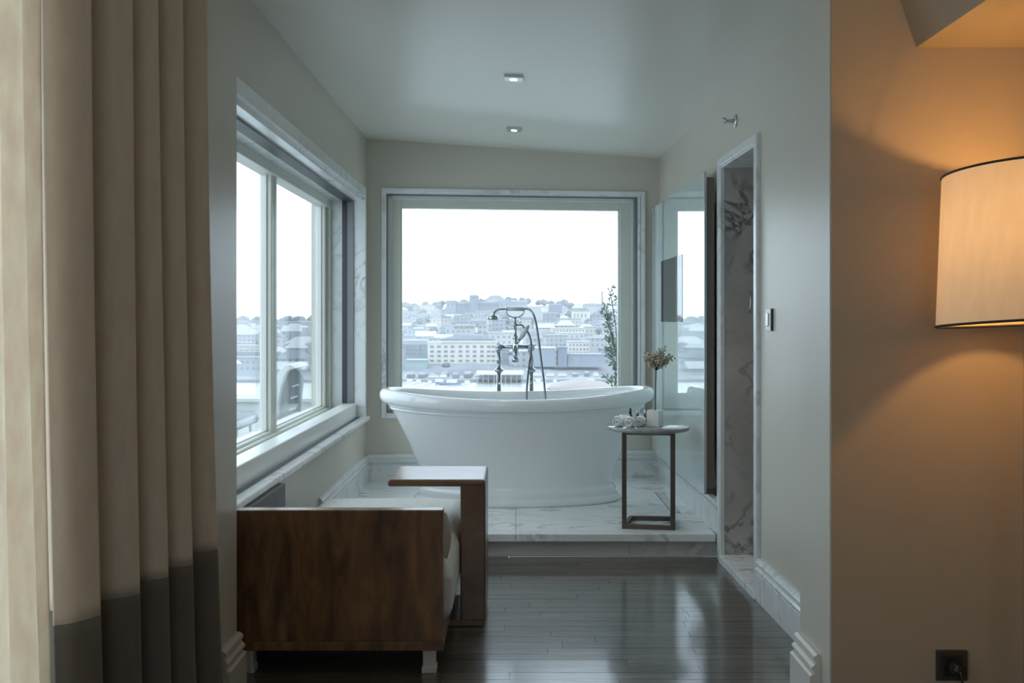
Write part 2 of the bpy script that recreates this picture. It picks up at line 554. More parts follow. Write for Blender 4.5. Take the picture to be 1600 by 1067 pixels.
# left wall, with the window opening
LW0, LW1, LZ0, LZ1 = 2.6, 6.715, 0.60, 2.145
w = MB()
w.box(3.30, LW0 + 0.9, 0, 0.36, -0.05, 2.75, FL)
w.box(3.50, LW1, 0, 0.36, -0.05, LZ0, FL)
w.box(3.50, LW1, 0, 0.36, LZ1, 2.75, FL)
w.box(LW1, 7.25, 0, 0.36, -0.05, 2.75, FL)
structure(w.build('wall_left', 'wall_paint', loc=(-1.2, 5.2, 0)), 'greige painted wall with the long side window')
# back wall
BW = (0.135, 1.993, 0.61, 2.200)
w = MB()
ring(w, -0.3, BLEN + 0.3, -0.05, 2.75, (0.3 + BW[0], 0.3 + BLEN - BW[1], 2.75 - BW[3], BW[2] + 0.05), 0, 0.26, FB)
structure(w.build('wall_back', 'wall_paint', loc=(0, 7.0, 0)), 'greige end wall behind the bathtub')
# right wall with the doorway
DY0, DY1, DZ = 4.462, 5.135, 2.112
w = MB()
w.box(3.30, DY0, 0, 0.14, -0.05, 2.75, FR)
w.box(DY0, DY1, 0, 0.14, DZ, 2.75, FR)
w.box(DY1, 7.3, 0, 0.14, -0.05, 2.75, FR)
structure(w.build('wall_right', 'wall_paint', loc=(1.15, 5.2, 0)), 'greige painted wall with the shower doorway')
# ceiling, falling towards the right-hand wall
def ceil_z(x): return 2.585 - (x + 1.07) / 2.15 * 0.105
c = MB()
c.hexa([(-1.5, 3.05, ceil_z(-1.5)), (1.5, 3.05, ceil_z(1.5)), (1.5, 7.5, ceil_z(1.5)), (-1.5, 7.5, ceil_z(-1.5)),
        (-1.5, 3.05, 2.9), (1.5, 3.05, 2.9), (1.5, 7.5, 2.9), (-1.5, 7.5, 2.9)])
structure(c.build('ceiling', 'ceiling_paint', loc=(0, 5.2, 2.5)), 'smooth sloping white ceiling above the bathtub')

# opening between bedroom and bathing alcove
structure(MB().box(-1.6, -0.98, 3.05, 3.37, -0.05, 2.9).build('wall_partition_left', 'wall_paint', loc=(-1.2, 3.2, 0)), 'pale jamb wall beside the curtain')
wp = MB()
wp.box(0.998, 3.2, 3.052, 3.37, -0.05, 2.9)
structure(wp.build('wall_partition_right', 'wall_paint', loc=(2, 3.2, 0)), 'partition wall with jamb behind the floor lamp')
# bedroom-side skin of the partition, painted warm taupe
structure(MB().box(1.0005, 3.2, 3.044, 3.0515, -0.05, 2.9).build('wall_bedroom', 'bedroom_paint', loc=(2, 3.05, 0)), 'warm taupe bedroom wall behind the floor lamp')
# rest of the bedroom, around the camera
bd = MB()
bd.box(-1.6, 3.2, -2.2, 3.05, -0.06, 0.0)
structure(bd.build('floor_bedroom', 'floor_wood', loc=(0, 0.5, 0)), 'dark wood bedroom floor')
structure(MB().box(-1.6, 3.3, -2.3, 3.05, 2.6, 2.75).build('ceiling_bedroom', 'ceiling_paint', loc=(0, 0.5, 2.6)), 'bedroom ceiling')
w = MB()
w.box(-2.2, 0.0, -1.22, -1.42, -0.05, 2.7, lambda s, d, z: (d, s, z))
w.box(2.20, 3.05, -1.22, -1.42, -0.05, 2.7, lambda s, d, z: (d, s, z))
w.box(0.0, 2.20, -1.22, -1.42, 2.28, 2.7, lambda s, d, z: (d, s, z))
w.box(0.0, 2.20, -1.22, -1.42, -0.05, 0.22, lambda s, d, z: (d, s, z))
structure(w.build('wall_bedroom_left', 'bedroom_paint', loc=(-1.3, 0.5, 0)), 'bedroom window wall behind the curtain')
w = MB(); ring(w, -1.6, 3.3, -0.05, 2.7, (1.0, 2.5, 0.5, 0.85), -2.3, -2.2, lambda s, d, z: (s, d, z))
structure(w.build('wall_bedroom_rear', 'bedroom_paint', loc=(0, -2.2, 0)), 'rear bedroom wall with an opening added for daylight')
structure(MB().box(3.2, 3.3, -2.3, 3.4, -0.05, 2.7).build('wall_bedroom_right', 'bedroom_paint', loc=(3.2, 0, 0)), 'far side wall of the bedroom')
# boxed soffit over the lamp: one slanting cheek, level underside
s = MB()
s.hexa([(1.269, -2.2, 2.158), (3.2, -2.2, 2.158), (3.2, 3.044, 2.158), (1.269, 3.044, 2.158),
        (1.12, -2.2, 2.6), (3.2, -2.2, 2.6), (3.2, 3.044, 2.6), (1.12, 3.044, 2.6)])
structure(s.build('ceiling_soffit', 'bedroom_paint', loc=(2.2, 0.5, 2.158)), 'boxed soffit with a slanting cheek above the lamp')

# skirting boards
MARB = [(0, 0), (0.020, 0), (0.020, 0.122), (0.014, 0.126), (0.014, 0.132), (0.025, 0.137), (0.027, 0.147), (0.018, 0.153), (0.015, 0.162),
        (0.023, 0.168), (0.024, 0.178), (0.016, 0.186), (0.011, 0.195), (0, 0.195)]
WOODP = [(0, 0), (0.036, 0), (0.036, 0.128), (0.028, 0.134), (0.022, 0.136), (0.022, 0.142), (0.030, 0.149), (0.030, 0.157), (0.020, 0.166),
         (0.016, 0.176), (0.024, 0.182), (0.022, 0.192), (0.012, 0.200), (0, 0.200)]
b = MB(); b.sweep(MARB, (-1.07, 3.37), (-1.07, 5.24), (1, 0)); b.sweep(MARB, (-1.07, 5.20), (-1.07, 6.89), (1, 0), PLAT)
structure(b.build('baseboard_left', 'skirting_marble', loc=(-1.07, 5.2, 0)), 'moulded white marble skirting below the side window')
b = MB(); b.sweep(MARB, FB(-0.01, 0, 0)[:2], FB(BLEN + 0.01, 0, 0)[:2], (BS, -BC), PLAT)
structure(b.build('baseboard_back', 'skirting_marble', loc=(0, 7.0, PLAT)), 'moulded veined marble skirting behind the bathtub')
b = MB(); b.sweep(MARB, (XR(3.37), 3.37), (XR(4.42), 4.42), (-1, 0)); b.sweep(MARB, (XR(5.20), 5.20), (XR(7.1), 7.1), (-1, 0), PLAT)
structure(b.build('baseboard_right', 'skirting_marble', loc=(1.1, 5.2, 0)), 'moulded marble skirting along the wall with the doorway')
b = MB(); b.sweep(WOODP, (-0.98, 3.17), (-0.98, 3.37), (1, 0))
structure(b.build('baseboard_jamb_left', 'baseboard_paint', loc=(-0.97, 3.25, 0)), 'cream moulded skirting block on the jamb by the curtain')
b = MB(); b.sweep(WOODP, (0.998, 3.14), (0.998, 3.37), (-1, 0))
structure(b.build('baseboard_jamb_right', 'baseboard_paint', loc=(0.98, 3.25, 0)), 'cream moulded skirting block on the jamb by the lamp')

# ------------------------------------------------------------------ window_1: large fixed window behind the tub
w1 = struct_root('window_1', 'large fixed window with marble surround behind the bathtub', FB(1.06, 0, 0.6))
m = MB(); ring(m, 0.107, 2.034, 0.582, 2.232, 0.030, -0.022, 0.004, FB); m.build('marble_surround', 'skirting_marble', w1, bevel=0.004)
m = MB(); ring(m, 0.130, 1.998, 0.606, 2.206, 0.012, -0.010, 0.085, FB); m.build('marble_reveal', 'skirting_marble', w1)
m = MB(); ring(m, 0.142, 1.986, 0.618, 2.194, (0.010, 0.022, 0.008, 0.010), 0.03, 0.06, FB); m.build('blind_track', 'track_grey', w1)
m = MB(); ring(m, 0.142, 1.986, 0.618, 2.194, 0.032, 0.070, 0.115, FB); m.build('outer_frame', 'white_paint', w1, bevel=0.004)
m = MB(); ring(m, 0.168, 1.955, 0.640, 2.172, (0.075, 0.088, 0.060, 0.09), 0.090, 0.150, FB); m.build('frame', 'cream_paint', w1, bevel=0.004)
m = MB(); ring(m, 0.243, 1.867, 0.730, 2.112, 0.012, 0.105, 0.140, FB); m.build('glazing_bead', 'white_paint', w1, bevel=0.004)
m = MB(); m.box(0.250, 1.860, 0.128, 0.134, 0.736, 2.106, FB); m.build('pane', 'window_glass', w1)
m = MB(); ring(m, 0.10, 2.03, 0.58, 2.23, 0.07, 0.15, 0.29, FB); m.build('outer_lining', 'parapet_white', w1)

# ------------------------------------------------------------------ window_2: long side window with two sashes in view
w2 = struct_root('window_2', 'long side window with cream sashes and marble lining', (-1.2, 5.1, 0.6))
WS0 = 3.42
m = MB()
m.box(WS0, 6.735, -0.022, 0.004, 2.143, 2.212, FL)
m.box(6.690, 6.735, -0.022, 0.004, 0.60, 2.143, FL)
m.build('marble_surround', 'skirting_marble', w2, bevel=0.004)
m = MB(); m.box(WS0, 6.75, -0.045, 0.06, 0.585, 0.612, FL); m.build('marble_sill', 'white_marble', w2, bevel=0.006)
m = MB(); m.box(6.690, 6.714, 0.0, 0.24, 0.61, 2.143, FL); m.box(WS0, 6.690, 0.0, 0.24, 2.119, 2.143, FL)
m.build('marble_reveal', 'skirting_marble', w2)
m = MB()
m.box(6.674, 6.691, 0.105, 0.138, 0.61, 2.119, FL); m.box(WS0, 6.676, 0.062, 0.130, 2.108, 2.120, FL)
m.box(WS0, 6.67, 0.012, 0.036, 0.6115, 0.6145, FL)
m.build('blind_track', 'track_dark', w2)
m = MB(); m.box(6.678, 6.691, 0.060, 0.105, 0.61, 2.108, FL); m.build('blind_guide', 'track_grey', w2)
m = MB(); m.box(WS0, 6.672, 0.040, 0.135, 0.612, 0.708, FL); m.build('ledge_box', 'white_paint', w2, bevel=0.004)
m = MB(); ring(m, WS0 - 0.2, 6.692, 0.612, 2.121, (0.03, 0.045, 0.055, 0.07), 0.215, 0.300, FL); m.build('frame', 'cream_paint', w2, bevel=0.004)
for k, (a_, b_) in enumerate(((3.42, 5.205), (5.210, 6.650))):
    m = MB(); ring(m, a_, b_, 0.640, 2.130, (0.055, 0.055, 0.040, 0.055), 0.240, 0.305, FL)
    sash = m.build('sash', 'cream_paint', w2, bevel=0.006)
    m = MB(); ring(m, a_ + 0.052, b_ - 0.052, 0.690, 2.094, 0.012, 0.265, 0.300, FL); m.build('glazing_bead', 'white_paint', sash, bevel=0.003)
    m = MB(); m.box(a_ + 0.055, b_ - 0.055, 0.284, 0.290, 0.692, 2.092, FL); m.build('pane', 'window_glass', sash)
m = MB(); m.box(WS0, 6.70, 0.31, 0.46, 0.60, 0.645, FL); m.build('outer_sill', 'parapet_white', w2)

# window_3: bedroom window beside the camera, behind the sheer
w3 = struct_root('window_3', 'bedroom window behind the sheer curtain', (-1.3, 0.75, 0.2))
FBD = lambda s_, d, z: (-1.24 - d, s_, z)
m = MB(); ring(m, 0.0, 2.20, 0.22, 2.28, 0.06, 0.02, 0.10, FBD); m.box(1.07, 1.13, 0.02, 0.10, 0.28, 2.22, FBD); m.build('frame', 'cream_paint', w3)
for a_, b_ in ((0.06, 1.07), (1.13, 2.14)):
    m = MB(); m.box(a_, b_, 0.055, 0.061, 0.28, 2.22, FBD); m.build('pane', 'window_glass', w3)

w4 = struct_root('added_window_4', 'unseen rear window added to light the bedroom', (0.1, -2.25, 0.8))  # unseen window added behind the camera to brighten curtain, sofa and jambs
m = MB(); ring(m, -0.6, 0.8, 0.80, 2.20, 0.06, -2.29, -2.22, lambda s, d, z: (s, d, z)); m.build('frame', 'cream_paint', w4)
m = MB(); m.box(-0.54, 0.74, -2.258, -2.252, 0.86, 2.14); m.build('pane', 'window_glass', w4)

# ------------------------------------------------------------------ door_1: marble shower doorway
d1 = struct_root('door_1', 'open shower doorway cased in white marble', (1.12, 4.8, 0))
m = MB()
m.box(4.42, 4.465, -0.022, 0.003, 0.0, 2.155, FR); m.box(5.135, 5.192, -0.022, 0.003, 0.0, 2.155, FR); m.box(4.465, 5.135, -0.022, 0.003, 2.110, 2.155, FR)
m.build('casing', 'skirting_marble', d1, bevel=0.006)
m = MB()
m.box(4.456, 4.468, -0.012, 0.15, 0.0, 2.112, FR); m.box(5.124, 5.134, -0.016, 0.004, 0.0, 2.112, FR); m.box(4.468, 5.124, -0.012, 0.15, 2.100, 2.114, FR)
m.build('reveal', 'skirting_marble', d1)
m = MB(); m.box(4.44, 5.13, -0.026, 0.16, -0.05, 0.036, FR); m.build('threshold', 'white_marble', d1, bevel=0.003)
# the shower beyond
s_ = MB(); s_.box(1.114, 2.5, 5.126, 5.30, -0.05, 2.108)
structure(s_.build('wall_shower_back', 'grey_marble', loc=(1.8, 5.2, 0)), 'polished grey marble shower wall seen through the doorway')
structure(MB().box(2.4, 2.5, 3.8, 5.3, -0.05, 2.5).build('wall_shower_right', 'grey_marble', loc=(2.45, 4.5, 0)), 'far marble shower wall')
structure(MB().box(1.25, 2.5, 3.75, 3.85, -0.05, 2.5).build('wall_shower_front', 'grey_marble', loc=(1.8, 3.8, 0)), 'near marble shower wall')
structure(MB().box(1.26, 2.5, 3.8, 5.3, -0.05, 0.036).build('floor_shower', 'white_marble', loc=(1.8, 4.5, 0)), 'white marble shower floor')
structure(MB().box(1.22, 2.5, 3.8, 5.3, 2.12, 2.3).build('ceiling_shower', 'ceiling_paint', loc=(1.8, 4.5, 2.12)), 'low shower ceiling')

# ------------------------------------------------------------------ bathtub
TUBX, TUBY = 0.012, 6.20
TA = R(4.5)
tub = thing('bathtub', 'white freestanding roll-top bathtub on a stepped plinth', 'bathtub', (TUBX, TUBY, PLAT))
def tub_ring(a, b, z, lift, n=96, e=2.25):
    q = []
    for k in range(n):
        t = 2 * PI * k / n
        cx, sy = math.cos(t), math.sin(t)
        x = a * math.copysign(abs(cx) ** (2 / e), cx)
        yy = b * math.copysign(abs(sy) ** (2 / e), sy)
        zz = z + lift * (x / 0.885) ** 2
        q.append((TUBX + x * math.cos(TA) - yy * math.sin(TA), TUBY + x * math.sin(TA) + yy * math.cos(TA), PLAT + zz))
    return q
def bw(a): return 0.272 + (a - 0.608) * 0.30
def lf(z): return 0.060 * max(0.0, (z - 0.15) / 0.52) ** 2
plinth = [(0.640, 0.0), (0.660, 0.004), (0.666, 0.016), (0.664, 0.030), (0.654, 0.040), (0.640, 0.044), (0.636, 0.050), (0.640, 0.060), (0.640, 0.078),
          (0.632, 0.092), (0.618, 0.100), (0.612, 0.108), (0.608, 0.122)]
body = [(0.608, 0.120), (0.610, 0.140), (0.618, 0.170), (0.637, 0.220), (0.668, 0.300), (0.706, 0.380), (0.748, 0.460), (0.788, 0.530), (0.806, 0.558)]
mouth = [(0.806, 0.558), (0.816, 0.561), (0.822, 0.567), (0.820, 0.573), (0.818, 0.575), (0.826, 0.578), (0.833, 0.585), (0.832, 0.592), (0.830, 0.594)]
rc, zc, rr = 0.842, 0.632, 0.043
for k in range(-7, 15):
    an = R(k * 13.5 + 9)
    mouth.append((rc + rr * math.cos(an), zc + rr * math.sin(an) * 0.93))
inner = [(mouth[-1][0] - 0.004, mouth[-1][1] - 0.02), (0.770, 0.54), (0.735, 0.46), (0.695, 0.36), (0.655, 0.26), (0.610, 0.19), (0.53, 0.155), (0.35, 0.145), (0.05, 0.142)]
MB().loft([tub_ring(a, bw(a), z, 0) for a, z in plinth], True, True, False).build('plinth', 'tub_enamel', tub)
MB().loft([tub_ring(a, bw(a), z, lf(z)) for a, z in body]).build('body', 'tub_enamel', tub)
MB().loft([tub_ring(a, bw(a) + 0.03 * min(1, (a - 0.806) / 0.07) , z, lf(z)) for a, z in mouth]).build('rolled_rim', 'tub_enamel', tub)
last = mouth[-1]
MB().loft([tub_ring(last[0], bw(last[0]) + 0.03 * min(1, (last[0] - 0.806) / 0.07), last[1], lf(last[1]))] + [tub_ring(a, bw(a), z, lf(z)) for a, z in inner], True, False, True).build('basin', 'tub_enamel', tub)

# ------------------------------------------------------------------ floor-standing tub filler
FY = 6.72
fau = thing('tub_filler', 'chrome floor-standing tub filler with handheld shower behind the bathtub', 'faucet', (0, FY, PLAT))
LX = (-0.118, 0.108)
for lx in LX:
    leg = MB().lathe([(0.036, 0), (0.036, 0.012), (0.020, 0.02), (0.0165, 0.03), (0.0165, 0.80)], (lx, FY, PLAT), 20).build('standpipe', 'chrome', fau)
    MB().lathe([(0.018, 0.790), (0.032, 0.800), (0.034, 0.808), (0.028, 0.816), (0.014, 0.824), (0.012, 0.86), (0.017, 0.868), (0.017, 0.888), (0.013, 0.895), (0.013, 0.93)],
               (lx, FY, PLAT), 20).build('collar', 'chrome', leg)
    # S-shaped union from the standpipe up to the mixer
    MB().tube([(lx, FY, PLAT + 0.92), (lx + (-0.006 if lx < 0 else -0.010), FY - 0.01, PLAT + 0.945), (lx + 0.002, FY - 0.012, PLAT + 0.972)], [0.013, 0.017, 0.019], 14).build('union', 'chrome', leg)
ZB = 1.10
m = MB()
m.tube([(-0.105, FY, ZB), (0.105, FY, ZB)], 0.0145, 16)
m.build('mixer_bar', 'chrome', fau)
for sx in (-1, 1):
    cx = -0.118 if sx < 0 else 0.108
    v = MB().lathe([(0.012, -0.030), (0.022, -0.024), (0.026, -0.008), (0.026, 0.010), (0.018, 0.022), (0.010, 0.026)], (cx, FY, ZB), 18).build('valve_body', 'chrome', fau)
    m = MB()
    m.tube([(cx, FY - 0.015, ZB), (cx, FY - 0.062, ZB + 0.004)], [0.013, 0.009], 12)
    for a_ in (0.4, 0.4 + PI / 2):
        m.tube([(cx - 0.026 * math.cos(a_), FY - 0.062, ZB + 0.004 - 0.026 * math.sin(a_)), (cx + 0.026 * math.cos(a_), FY - 0.062, ZB + 0.004 + 0.026 * math.sin(a_))], 0.0055, 8)
    m.build('cross_handle', 'chrome', v)
# spout curving over and down into the tub
m = MB()
m.lathe([(0.014, -0.05), (0.020, -0.042), (0.024, -0.01), (0.024, 0.03), (0.016, 0.05), (0.020, 0.058), (0.020, 0.075), (0.011, 0.085), (0.011, 0.14), (0.018, 0.148), (0.018, 0.158), (0.009, 0.168), (0.009, 0.21)],
        (-0.004, FY, ZB), 18)
m.build('diverter_column', 'chrome', fau)
m = MB()
m.tube([(-0.004, FY - 0.01, ZB), (-0.004, FY - 0.07, ZB + 0.012), (-0.004, FY - 0.125, ZB - 0.004), (-0.004, FY - 0.15, ZB - 0.04), (-0.004, FY - 0.153, ZB - 0.085)], [0.016, 0.0165, 0.0165, 0.016, 0.015], 16)
sp = m.build('spout', 'chrome', fau)
MB().lathe([(0.017, 0.02), (0.022, 0.012), (0.022, -0.014), (0.018, -0.016)], (-0.004, FY - 0.153, ZB - 0.085), 18).build('aerator', 'chrome', sp)
# diverter lever with a porcelain grip
lv = MB().tube([(0.0, FY - 0.02, ZB + 0.02), (0.030, FY - 0.045, ZB + 0.055)], [0.009, 0.010], 12).build('lever', 'chrome', fau)
MB().tube([(0.030, FY - 0.045, ZB + 0.055), (0.045, FY - 0.052, ZB + 0.078), (0.075, FY - 0.066, ZB + 0.126), (0.080, FY - 0.068, ZB + 0.134)], [0.011, 0.017, 0.016, 0.012], 14).build('lever_grip', 'porcelain', lv)
MB().tube([(0.080, FY - 0.068, ZB + 0.134), (0.086, FY - 0.071, ZB + 0.144), (0.090, FY - 0.073, ZB + 0.152)], [0.011, 0.010, 0.003], 12).build('lever_tip', 'chrome', lv)
MB().tube([(-0.004, FY, ZB + 0.153), (0.042, FY, ZB + 0.153)], [0.008, 0.006], 10).build('side_knob', 'chrome', fau)
# cradle
m = MB()
cr_pts = [(-0.062 + 0.0, FY, ZB + 0.262)]
for k in range(0, 11):
    a_ = PI + PI * k / 10
    cr_pts.append((-0.006 + 0.060 * math.cos(a_), FY, ZB + 0.245 + 0.040 * math.sin(a_)))
cr_pts.append((0.056, FY, ZB + 0.262))
m.tube(cr_pts, 0.0052, 10)
m.build('cradle', 'chrome', fau)
ZH = 1.366 - 0.002
hand = MB().tube([(-0.060, FY, ZH), (0.052, FY, ZH)], [0.0135, 0.0135], 16).build('handset_grip', 'porcelain', fau)
for hx in (-0.064, 0.056):
    MB().tube([(hx - 0.007, FY, ZH), (hx - 0.002, FY, ZH), (hx + 0.002, FY, ZH), (hx + 0.007, FY, ZH)], [0.010, 0.016, 0.016, 0.010], 14).build('grip_ring', 'chrome', hand)
m = MB()
m.tube([(-0.070, FY, ZH), (-0.110, FY, ZH - 0.001), (-0.138, FY, ZH - 0.010), (-0.153, FY, ZH - 0.028), (-0.157, FY, ZH - 0.046)], [0.008, 0.008, 0.008, 0.009, 0.012], 12)
m.build('handset_neck', 'chrome', hand)
MB().lathe([(0.012, 0.012), (0.036, 0.006), (0.039, 0.0), (0.039, -0.016), (0.036, -0.022), (0.006, -0.020)], (-0.160, FY, ZH - 0.054), 24).build('shower_head', 'chrome', hand)
# hose: from the handset, looping down inside the tub and back up to the mixer
hp = [(0.062, FY, ZH), (0.085, FY - 0.01, ZH), (0.112, FY - 0.03, ZH - 0.018), (0.132, FY - 0.06, ZH - 0.065), (0.150, FY - 0.10, ZH - 0.16), (0.172, FY - 0.16, 1.02), (0.196, FY - 0.24, 0.80),
      (0.200, FY - 0.29, 0.58), (0.180, FY - 0.31, 0.42), (0.140, FY - 0.31, 0.37), (0.100, FY - 0.30, 0.42), (0.078, FY - 0.27, 0.60), (0.072, FY - 0.24, 0.78), (0.088, FY - 0.16, 0.95), (0.104, FY - 0.11, 1.06),
      (0.104, FY - 0.085, 1.14), (0.088, FY - 0.055, 1.195), (0.060, FY - 0.03, 1.23), (0.044, FY, 1.252)]
def smooth_path(p, n=6):
    p = [Vector(q) for q in p]; out = []
    for i in range(len(p) - 1):
        p0, p1, p2, p3 = p[max(i - 1, 0)], p[i], p[i + 1], p[min(i + 2, len(p) - 1)]
        for k in range(n):
            t = k / n
            out.append(0.5 * ((2 * p1) + (p2 - p0) * t + (2 * p0 - 5 * p1 + 4 * p2 - p3) * t * t + (3 * p1 - p0 - 3 * p2 + p3) * t ** 3))
    out.append(p[-1])
    return out
MB().tube(smooth_path(hp, 8), 0.0078, 10).build('hose', 'hose_steel', fau)

# ------------------------------------------------------------------ chaise
SX0, SX1, SY0 = -1.035, -0.266, 3.50
so = thing('chaise_sofa', 'one-armed wooden chaise with white cushion under the side window', 'sofa', (-0.65, 4.1, 0))
arm = MB().box(SX0, SX1, SY0, SY0 + 0.055, 0.120, 0.600).build('arm_panel', 'sofa_wood', so, bevel=0.004)
MB().box(SX0, SX1 + 0.002, SY0 - 0.003, SY0 + 0.06, 0.088, 0.121).build('base_rail', 'sofa_wood', so, bevel=0.002)
MB().box(SX1 - 0.03, SX1 + 0.001, SY0 + 0.06, 4.74, 0.088, 0.150).build('side_rail', 'sofa_wood', so, bevel=0.002)
MB().box(SX0, SX1 - 0.03, SY0 + 0.06, 4.74, 0.10, 0.15).build('seat_deck', 'sofa_wood', so)
MB().box(SX0, SX1, 4.74, 4.775, 0.088, 0.16).build('end_rail', 'sofa_wood', so, bevel=0.002)
MB().box(SX0 - 0.012, SX0 + 0.030, SY0 + 0.056, 4.19, 0.15, 0.582).build('backrest', 'back_fabric', so, bevel=0.004)
def cushion(x0, x1, y0, y1, z0, z1, puff, rnd, nx=26, ny=34, edge=None):
    """soft block: rounded shoulders, crowned top"""
    mb = MB(); top, bot = [], []
    def prof(t, L):   # distance to the nearest end -> 0..1 shoulder
        d = min(t, 1 - t) * L
        return 1.0 if d >= rnd else math.sin(math.acos(max(0.0, 1 - d / rnd))) 
    def samp(n):
        return [0.5 - 0.5 * math.cos(PI * i / n) for i in range(n + 1)]
    for j in samp(ny):
        r1, r2 = [], []
        for i in samp(nx):
            h = min(prof(i, x1 - x0), 1) * min(prof(j, y1 - y0), 1)
            px, py = x0 + (x1 - x0) * i, y0 + (y1 - y0) * j
            crown = puff * math.sin(PI * i) ** 0.6 * math.sin(PI * j) ** 0.6 if 0 < i < 1 and 0 < j < 1 else 0
            zm = (z0 + z1) / 2
            up = (z1 - zm - rnd) + rnd * h + crown
            r1.append((px, py, zm + up)); r2.append((px, py, zm - ((zm - z0 - rnd) + rnd * h)))
        top.append(r1); bot.append(r2)
    mb.sheet(top); mb.sheet([list(reversed(q)) for q in bot])
    # side skirt
    def edge_loop(g):
        return [p for p in g[0]] + [q[-1] for q in g[1:]] + [p for p in reversed(g[-1][:-1])] + [q[0] for q in reversed(g[1:-1])]
    a_, b_ = edge_loop(top), edge_loop(bot)
    mb.loft([b_, a_])
    return mb
cushion(-0.975, -0.238, SY0 + 0.06, 4.80, 0.152, 0.405, 0.022, 0.07).build('seat_cushion', 'linen_white', so)
# upright pillow leaning against the arm
def upright(x0, x1, y0, z0, z1, t, mat, nm, par):
    mb = MB(); rows_f, rows_b = [], []
    n = 22
    for j in range(n + 1):
        f, bk = [], []
        for i in range(n + 1):
            u_, v_ = -1 + 2 * i / n, -1 + 2 * j / n
            k = max(0.0, (1 - u_ ** 4) * (1 - v_ ** 4)) ** 0.5
            sh = 1 - 0.05 * (abs(u_) ** 3) * 0 - 0.06 * v_ * v_ * abs(u_)
            px = (x0 + x1) / 2 + (x1 - x0) / 2 * u_ * sh
            pz = (z0 + z1) / 2 + (z1 - z0) / 2 * v_ * (1 - 0.06 * u_ * u_)
            f.append((px, y0 + t / 2 - t / 2 * k, pz)); bk.append((px, y0 + t / 2 + t / 2 * k, pz))
        rows_f.append(f); rows_b.append([p for p in reversed(bk)])
    mb.sheet(rows_f); mb.sheet(rows_b)
    return mb.build(nm, mat, par)
upright(-0.93, -0.244, SY0 + 0.058, 0.375, 0.570, 0.15, 'linen_beige', 'arm_bolster', so)
# a soft roll at the far end of the seat, towards the room
for (lx, ly) in ((-0.318, SY0 + 0.04), (-0.985, SY0 + 0.04), (-0.318, 4.68), (-0.985, 4.68)):
    lg = MB().box(lx - 0.023, lx + 0.023, ly - 0.023, ly + 0.023, 0.022, 0.089).build('leg', 'baseboard_paint', so, bevel=0.002)
    MB().box(lx - 0.027, lx + 0.027, ly - 0.027, ly + 0.027, 0.0, 0.024).build('foot_cap', 'baseboard_paint', lg, bevel=0.002)

# ------------------------------------------------------------------ C-shaped table standing over the chaise
ct = thing('c_shaped_table', 'dark glossy wooden c-shaped side table reaching over the white chaise cushion', 'table', (-0.18, 4.23, 0))
prof = MB()
CX0, CX1, CY0, CY1 = -0.541, -0.128, 4.037, 4.425
MB().box(CX0, CX1, CY0, CY1, 0.590, 0.620).build('table_top', 'table_wood', ct, bevel=0.012, seg=3)
MB().box(-0.2335, CX1, CY0 + 0.001, CY1 - 0.001, 0.026, 0.598).build('upright_leg', 'table_wood', ct, bevel=0.006)
MB().box(CX0 + 0.04, CX1 - 0.006, CY0 + 0.006, CY1 - 0.006, 0.0, 0.028).build('base', 'table_wood', ct, bevel=0.006)

# ------------------------------------------------------------------ round side table
TC, TZ = (0.750, 5.452), 0.691
rt = thing('round_side_table', 'small round grey marble side table on a bronze frame beside the bathtub', 'table', (TC[0], TC[1], PLAT))
MB().lathe([(0.228, -0.022), (0.2345, -0.018), (0.2345, -0.003), (0.231, 0.0)], (TC[0], TC[1], TZ), 72).build('table_top', 'table_marble', rt)
FLp, FRp, BRp, BLp = (0.603, 5.345), (0.867, 5.306), (0.902, 5.545), (0.668, 5.562)
bz = PLAT + 0.0125
for p_ in (FLp, FRp):
    MB().box(p_[0] - 0.0125, p_[0] + 0.0125, p_[1] - 0.0125, p_[1] + 0.0125, PLAT, TZ - 0.0225).build('leg', 'bronze_steel', rt, bevel=0.0015)
for a_, b_ in ((FLp, FRp), (FRp, BRp), (BRp, BLp), (BLp, FLp)):
    MB().bar((*a_, bz), (*b_, bz), 0.024, 0.024).build('base_bar', 'bronze_steel', rt, bevel=0.0015)
MB().bar((*FLp, TZ - 0.031), (*FRp, TZ - 0.031), 0.022, 0.016).build('top_bar', 'bronze_steel', rt)
for a_, b_ in ((FRp, BRp), (FLp, BLp)):
    MB().bar((*a_, TZ - 0.029), (*b_, TZ - 0.029), 0.022, 0.012).build('top_bar', 'bronze_steel', rt)

# things on the table
va = thing('flower_vase', 'white marble block vase with one dried flower head on the round table', 'vase', (0.785, 5.415, TZ))
rot = Matrix.Rotation(R(-28), 3, 'Z')
def vr(x, yy, z):
    p = rot @ Vector((x, yy, 0)); return (0.785 + p.x, 5.415 + p.y, TZ + z)
m = MB(); m.box(-0.037, 0.037, -0.037, 0.037, 0.0, 0.092, vr)
m.build('block', 'vase_marble', va, bevel=0.004)
MB().lathe([(0.008, 0.0905), (0.008, 0.0925)], (0.785, 5.415, TZ), 12).build('vase_mouth', 'stem_dark', va)
st = MB().tube(smooth_path([(0.787, 5.415, TZ + 0.05), (0.788, 5.415, TZ + 0.20), (0.790, 5.413, TZ + 0.30), (0.791, 5.412, TZ + 0.325)]), 0.0034, 8).build('stem', 'stem_dark', va)
m = MB(); rng = random.Random(5)
cen = Vector((0.797, 5.412, TZ + 0.318))
m2 = MB()
